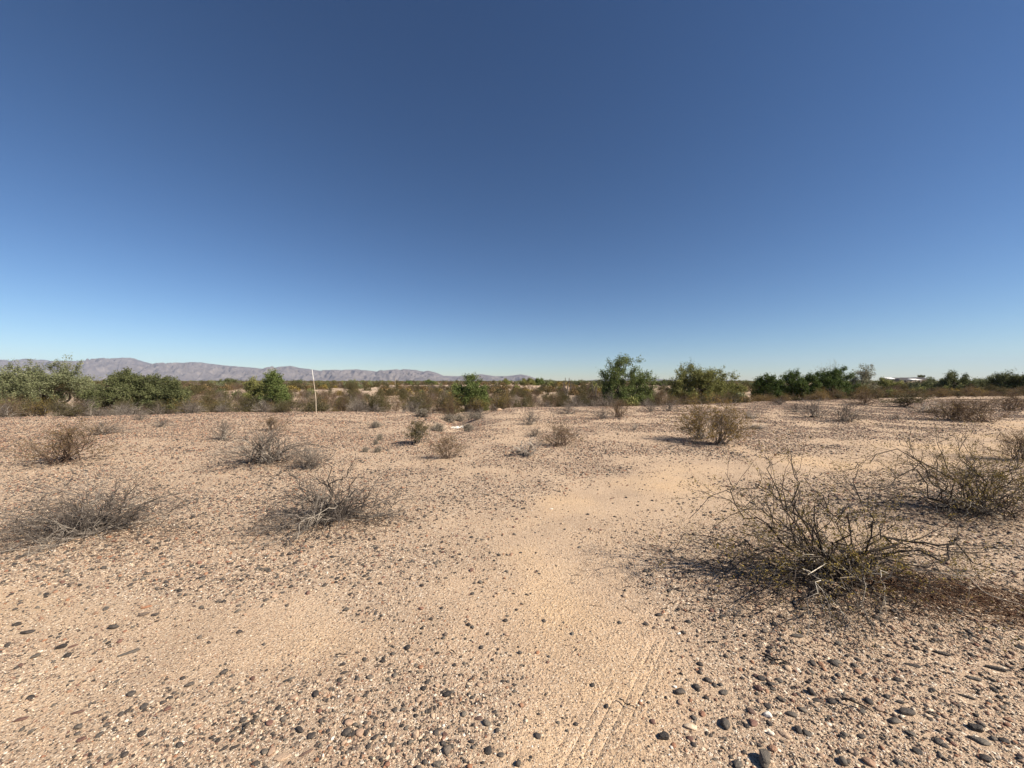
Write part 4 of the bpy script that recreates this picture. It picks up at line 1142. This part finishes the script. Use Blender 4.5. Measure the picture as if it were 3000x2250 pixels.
# upright stalks (ocotillo-like) against the skyline
def stalks(px, py_base, top, Y, n, seed, label):
    rng = np.random.default_rng(seed)
    X = (px - 1500) / FOC * Y; z = float(ground_h(X, Y)); H = CAM_H + (1116 - top) / FOC * Y - z
    g = Geo(); az = rng.uniform(0, 6.28, n)
    T = np.stack([np.cos(az) * H * .25 * rng.random(n), np.sin(az) * H * .2 * rng.random(n), H * rng.uniform(.6, 1, n)], 1)
    S = rng.normal(size=(n, 3)) * .05; S[:, 2] = -.05
    P = to_targets(S, T, np.zeros(n), 6, .02, rng)
    root = empty('ocotillo_plant', (X, Y, z))
    for q in range(n):
        gg = Geo(); gg.tubes(P[q:q + 1], np.full((1, 6), .03), np.array([.4]), 4)
        link('stalk', gg.mesh('stalk', M['bark_grey']), root)
    tag(root, label, 'plant', 'ocotillo stalks on the skyline')
stalks(1656, 1150, 1106, 44, 7, 1, 'left one of two leafless upright stalky plants left of the tallest ironwood')
stalks(1672, 1135, 1108, 60, 6, 2, 'right one of two leafless upright stalky plants left of the tallest ironwood')
stalks(1742, 1150, 1118, 42, 8, 3, 'dark stalky plant touching the left side of the tallest ironwood')

# ------------------------------------------------------------------ far scrub as one mass
def far_scrub():
    rng = np.random.default_rng(8)
    shapes = []
    for v in range(8):
        g = Geo()
        n = 420
        q = unit(rng.normal(size=(n, 3))); q[:, 2] = np.abs(q[:, 2]) * .8
        C = q * rng.uniform(.45, 1, n)[:, None] * np.array([.5, .5, .62])
        g.leaves(C, .11, np.clip(rng.normal(.5, .25, n), 0, 1), rng, .6)
        shapes.append(g.mesh('far_scrub', M[['leaf_olive', 'leaf_rust', 'leaf_olive', 'leaf_dark', 'leaf_sage', 'leaf_palo', 'leaf_creosote', 'leaf_olive'][v]], False))
    shapes += [PROTO['brown_twiggy'][0][1][1], PROTO['grey_open'][1][1][1], PROTO['brown_twiggy'][2][1][1], PROTO['olive'][0][2][1], PROTO['brown_twiggy'][1][2][1]]
    X = []; Y_ = []; Wd = []; Ht = []; Ix = []
    for (a, b, n, w0, w1) in ((19, 30, 420, .8, 1.6), (30, 48, 1500, .9, 1.8), (48, 90, 3600, 1.0, 2.2), (90, 200, 3000, 1.2, 2.6), (200, 500, 5000, 1.5, 3.2), (500, 1500, 6000, 2.5, 5), (1500, 5000, 5000, 5, 9)):
        y = np.sqrt(rng.uniform(a * a, b * b, n)); px = rng.uniform(-900, 3900, n); x = (px - 1500) / FOC * y
        cl = fbm(x / 14, y / 30, 3)
        keep = rng.random(n) < np.where(y > 160, 1, sstep(cl, .35, .62) * 1.0 + .12)
        keep &= y - np.interp(px, CREST_PX, CREST_Y) > np.where(px > 2150, 2, 3)
        n2 = keep.sum(); x = x[keep]; y = y[keep]
        w_ = rng.uniform(w0, w1, n2); ix = rng.choice([0, 1, 2, 6, 7, 8, 9, 10, 11, 12], n2) if a > 45 else rng.choice([8, 9, 10, 11, 8, 12], n2)
        big = rng.random(n2) < np.where(y > 200, .22, .05)
        ix[big] = rng.choice([3, 4, 5], big.sum())
        h = w_ * rng.uniform(.45, .7, n2); h[big] *= rng.uniform(1.2, 1.9, big.sum())
        h = np.minimum(h, np.where(big, 2.9, 1.5))
        X.append(x); Y_.append(y); Wd.append(w_); Ht.append(h); Ix.append(ix)
    X, Y_, Wd, Ht, Ix = map(np.concatenate, (X, Y_, Wd, Ht, Ix))
    P = np.stack([X, Y_, ground_h(X, Y_)], 1)
    point_instances('far_scrub', P, rng.uniform(0, 6.28, len(X)), np.stack([Wd, Wd, Ht / .6], 1), rng.random(len(X)), Ix, shapes, tilt=0.0)
far_scrub()

# ------------------------------------------------------------------ the leaning stake
def simple_mat(name, col, rough=.6, ns=0, amt=.25):
    m, n, b = new_mat(name)
    b.inputs['Roughness'].default_value = rough
    if ns:
        tc = n.nodes.new('ShaderNodeTexCoord').outputs['Object']
        r = ramp(n, [(.3, tuple(c * (1 - amt) for c in col)), (.7, tuple(min(1, c * (1 + amt)) for c in col))])
        n.links.new(noise(n, tc, ns, 4), r.inputs[0]); n.links.new(r.outputs[0], b.inputs['Base Color'])
    else:
        b.inputs['Base Color'].default_value = (*col, 1)
    return m
M['stake_wood'] = simple_mat('stake_wood', (.48, .40, .31), .7, 9)
M['stake_white'] = simple_mat('stake_white', (.62, .62, .60), .5)
p0 = hit(927, 1216)
def sp(px, py): return at_depth(px, py, p0[1]) - p0
pts = np.array([sp(927, 1220), sp(926, 1195), sp(925.5, 1172), sp(923.5, 1150), sp(920.5, 1128), sp(918.3, 1112)])
pts2 = np.array([sp(918.3, 1112), sp(917, 1103), sp(915.5, 1093), sp(914.3, 1083)])
st = empty('marker_stake', tuple(p0))
g = Geo(); g.tubes(pts[None], np.linspace(.016, .014, 6)[None], np.array([.5]), 10); link('shaft', g.mesh('shaft', M['stake_wood']), st)
g = Geo(); g.tubes(pts2[None], np.linspace(.017, .016, 4)[None], np.array([.5]), 10)
tipv = pts2[-1]; g.add(np.array([tipv + np.array([math.cos(a) * .016, math.sin(a) * .016, 0]) for a in np.arange(4) * math.pi / 2]), np.array([[0, 1, 2, 3]]), np.full(4, .5))
link('painted_top', g.mesh('painted_top', M['stake_white']), st)
tag(st, 'tall thin leaning wooden stake with white top standing at the gravel crest', 'stake')
X = (1158 - 1500) / FOC * 62.; z = float(ground_h(X, 62.))
st2 = empty('marker_stake', (X, 62., z))
g = Geo(); g.tubes(np.array([[(0, 0, -.1), (0, 0, .8), (.01, 0, CAM_H + 9 / FOC * 62 - z)]]), np.full((1, 3), .02), np.array([.5]), 8); link('shaft', g.mesh('shaft', M['stake_wood']), st2)
tag(st2, 'tiny distant white stake on the plain under the mountains', 'stake')

# ------------------------------------------------------------------ white debris in the gully
def debris():
    p = hit(1338, 1257)
    s = 36 / FOC * p[1]
    rng = np.random.default_rng(4)
    nx, ny = 15, 8
    u = np.linspace(-.5, .5, nx); v = np.linspace(-.5, .5, ny)
    U, Vv = np.meshgrid(u, v, indexing='ij')
    edge = 1 + .25 * (fbm(U * 5 + 3, Vv * 5, 2) - .5)
    Xx = U * s * 1.02 * edge; Yy = Vv * s * .52 * (1 - .55 * np.abs(U * 2) ** 1.5) * edge
    Z = .045 + .10 * (U + .5) * .6 + (fbm(U * 6 + 1, Vv * 5 + 2, 3) - .5) * .07 + Vv * .05
    t = .012
    top = np.stack([Xx, Yy, Z], -1).reshape(-1, 3); bot = top - np.array([0, 0, t])
    F = []
    n = nx * ny
    for i in range(nx - 1):
        for j in range(ny - 1):
            a = i * ny + j; q = [a, a + ny, a + ny + 1, a + 1]
            F.append(q); F.append([x + n for x in q[::-1]])
    per = [(i * ny) for i in range(nx)] + [((nx - 1) * ny + j) for j in range(1, ny)] + [(i * ny + ny - 1) for i in range(nx - 2, -1, -1)] + [j for j in range(ny - 2, 0, -1)]
    for a, b in zip(per, per[1:] + per[:1]):
        F.append([b, a, a + n, b + n])
    m, nn, b = new_mat('weathered_white')
    tc = nn.nodes.new('ShaderNodeTexCoord').outputs['Object']
    r = ramp(nn, [(.38, (.20, .17, .13)), (.46, (.62, .58, .50)), (.6, (.80, .79, .75))])
    nn.links.new(noise(nn, tc, 9, 5), r.inputs[0]); nn.links.new(r.outputs[0], b.inputs['Base Color'])
    o = link('plastic_debris', mesh_np('plastic_debris', np.concatenate([top, bot]), np.array(F), m, smooth=False), None, (p[0], p[1], p[2]), (0, 0, .12))
    tag(o, 'crumpled white flat piece of debris lying in the little gully', 'debris')
debris()
# pale boulder on the crest
p = hit(1462, 1204); s = 18 / FOC * p[1]
o = link('boulder', HERO[2], None, (p[0], p[1], p[2] + s * .2), (0, 0, .3), (s, s * .9, s * 1.1)); o['tone'] = .74
tag(o, 'pale rounded boulder on the crest just right of the gully', 'boulder')

# sticks lying loose on the ground
STK = [(1385, 1990, 24, 60, 'short dark stick standing out of the gravel at bottom centre'), (1330, 1922, 26, -50, 'thin broken twig among pebbles at centre'), (1840, 2072, 46, -38, 'dark stick lying at the edge of the smooth track'),
       (745, 1697, 48, -12, 'thin bent twig on the sand at left below the sprawling grey bush'), (730, 2130, 44, 80, 'pale forked twig on the ground at lower left'), (1000, 1927, 30, 0, 'short straight twig on the orange sand left of centre'),
       (2275, 1940, 60, -42, 'thick dark stick in the gravel right of the smooth track'), (2510, 2075, 60, -38, 'dark splinter of wood with shadow left of the dark oval stone'), (2185, 1352, 30, -15, 'small dark stick on the ground below the orange-leaved bushes')]
for k, (px, py, lp, deg, lab) in enumerate(STK):
    rng = np.random.default_rng(900 + k)
    p = hit(px, py); L = lp / FOC * p[1] * 1.2
    a = math.radians(deg)
    g = Geo()
    T = np.array([[math.cos(a) * L / 2, math.sin(a) * L / 2, .008]]); P = to_targets(-T + np.array([[0, 0, .016]]), T, np.array([.03]), 7, .05, rng)
    g.tubes(P, taper(np.array([.006 if k in (6, 7) else .0032]), 7, .4), np.array([.35]), 6)
    S1, D1, r1, t1, _ = children(P, taper(np.array([.004]), 7, .4), 2, .3, .8, 40, rng, np.array([.35]))
    D1[:, 2] *= .2
    g.tubes(grow(S1, D1, np.array([L * .3, L * .22]), 4, .1, 0, rng), taper(r1 * .7, 4, .5), t1, 4)
    o = link('fallen_twig', g.mesh('fallen_twig', M['bark_dark']), None, (p[0], p[1], p[2] + .006))
    tag(o, lab, 'twig', 'sticks lying on the ground')

# ------------------------------------------------------------------ far houses and palms at right
M['stucco_white'] = simple_mat('stucco_white', (.78, .76, .72), .8, .6, .08)
M['stucco_tan'] = simple_mat('stucco_tan', (.46, .37, .28), .8, .6, .1)
M['stucco_grey'] = simple_mat('stucco_grey', (.30, .28, .26), .8, .6, .1)
M['roof_dark'] = simple_mat('roof_dark', (.06, .055, .055), .7, 1.5, .3)
M['roof_white'] = simple_mat('roof_white', (.78, .78, .77), .5, 1.5, .05)
M['window_glass'] = simple_mat('window_glass', (.04, .05, .06), .15)
def box_np(x0, x1, y0, y1, z0, z1):
    V = np.array([(x, y, z) for z in (z0, z1) for x, y in ((x0, y0), (x1, y0), (x1, y1), (x0, y1))], float)
    F = np.array([(3, 2, 1, 0), (4, 5, 6, 7), (0, 1, 5, 4), (1, 2, 6, 5), (2, 3, 7, 6), (3, 0, 4, 7)])
    return V, F
def house(px, Y, wm, dm, hw, hr, wall, roof, hip, label, nwin=2):
    X = (px - 1500) / FOC * Y; z = float(ground_h(X, Y)) - .2
    r = empty('house', (X, Y, z))
    V, F = box_np(-wm / 2, wm / 2, -dm / 2, dm / 2, 0, hw)
    link('wall', mesh_np('wall', V, F, M[wall], smooth=False), r)
    o_ = .5; ins = wm * .22 if hip else 0.0
    zb = hw + .004
    V = np.array([(-wm / 2 - o_, -dm / 2 - o_, zb), (wm / 2 + o_, -dm / 2 - o_, zb), (wm / 2 + o_, dm / 2 + o_, zb), (-wm / 2 - o_, dm / 2 + o_, zb), (-wm / 2 - o_ + ins, 0, hw + hr), (wm / 2 + o_ - ins, 0, hw + hr)])
    F4 = np.array([(3, 2, 1, 0), (0, 1, 5, 4), (2, 3, 4, 5), (1, 2, 5, 5), (3, 0, 4, 4)])
    me_ = bpy.data.meshes.new('roof'); me_.from_pydata(V.tolist(), [], [[3, 2, 1, 0], [0, 1, 5, 4], [2, 3, 4, 5], [1, 2, 5], [3, 0, 4]]); me_.materials.append(M[roof]); link('roof', me_, r)
    for q in range(nwin):
        xc = -wm / 2 + wm * (q + .5) / nwin
        V, F = box_np(xc - .65, xc + .65, -dm / 2 - .04, -dm / 2 + .02, 1.0, 2.1)
        wn = link('window', mesh_np('window', V, F, M['window_glass'], smooth=False), r)
        V, F = box_np(xc - .75, xc + .75, -dm / 2 - .07, -dm / 2 - .003, .88, .995)
        link('sill', mesh_np('sill', V, F, M[wall], smooth=False), wn)
    tag(r, label, 'house', 'houses far beyond the scrub at right')
house(2600, 230, 3.2, 6, 2.9, .9, 'stucco_white', 'roof_white', False, 'small bright white gabled building, leftmost of the far houses', 1)
house(2622, 262, 11, 9, 2.6, 1.5, 'stucco_tan', 'roof_dark', True, 'far house with dark roof just right of the white building', 3)
house(2640, 225, 7, 8, 2.0, 1.0, 'stucco_grey', 'roof_dark', True, 'nearest of the far houses, low with a black roof', 2)
house(2656, 275, 14, 9, 2.7, 1.7, 'stucco_tan', 'roof_dark', True, 'widest far house with dark hipped roof at the middle of the row', 4)
house(2672, 250, 6, 6, 2.5, .8, 'stucco_white', 'roof_white', True, 'far white-roofed house, second from the right of the row', 2)
house(2688, 290, 11, 9, 2.7, 1.9, 'stucco_tan', 'roof_dark', True, 'rightmost far house, partly behind trees', 3)
def wall_(px0, px1, Y, h, label):
    x0 = (px0 - 1500) / FOC * Y; x1 = (px1 - 1500) / FOC * Y; z = float(ground_h((x0 + x1) / 2, Y))
    V, F = box_np(-(x1 - x0) / 2, (x1 - x0) / 2, -.1, .1, -.3, h)
    o = link('boundary_wall', mesh_np('boundary_wall', V, F, M['stucco_tan'], smooth=False), None, ((x0 + x1) / 2, Y, z)); tag(o, label, 'wall', 'boundary walls of the far houses')
wall_(2612, 2648, 205, 1.35, 'low tan wall in front of the left far houses')
wall_(2660, 2690, 210, 1.4, 'low tan wall in front of the right far houses')
def palm(px, top, Y, label, seed):
    rng = np.random.default_rng(seed)
    X = (px - 1500) / FOC * Y; z = float(ground_h(X, Y)); H = CAM_H + (1116 - top) / FOC * Y - z
    r = empty('palm_tree', (X, Y, z))
    g = Geo(); P = to_targets(np.array([[0, 0, -.2]]), np.array([[.2, 0, H * .86]]), np.array([.02]), 8, .01, rng); g.tubes(P, taper(np.array([.26]), 8, .7), np.array([.3]), 8)
    link('trunk', g.mesh('trunk', M['bark_tree']), r)
    g = Geo(); n = 46
    D = rng.normal(size=(n, 3)); D[:, 2] = D[:, 2] * .7 + .25
    P = grow(np.repeat(P[:, -1], n, 0), D, rng.uniform(1.2, 1.9, n), 6, .05, -1.2, rng)
    C = P.reshape(-1, 3); C = np.repeat(C, 7, 0) + rng.normal(size=(len(C) * 7, 3)) * .16
    g.leaves(C, .5, np.clip(rng.normal(.5, .2, len(C)), 0, 1), rng, .25)
    link('crown', g.mesh('crown', M['leaf_dark'], False), r)
    tag(r, label, 'palm tree', 'far palms behind the houses')
palm(2693.5, 1098, 330, 'left one of two far palm trees behind the houses', 1)
palm(2703, 1098.5, 340, 'right one of two far palm trees behind the houses', 2)

# ------------------------------------------------------------------ haze
def haze():
    m = bpy.data.materials.new('haze_air'); m.use_nodes = True
    n = m.node_tree; n.nodes.clear()
    o = n.nodes.new('ShaderNodeOutputMaterial'); v = n.nodes.new('ShaderNodeVolumePrincipled')
    v.inputs['Color'].default_value = (.56, .70, 1.0, 1)
    v.inputs['Density'].default_value = 3.4e-5
    v.inputs['Anisotropy'].default_value = 0.0
    n.links.new(v.outputs[0], o.inputs['Volume'])
    V, F = box_np(-17500, 17500, -10800, 10800, -5, 620)
    h = link('haze', mesh_np('haze', V, F, m, smooth=False))
    h['kind'] = 'stuff'
haze()
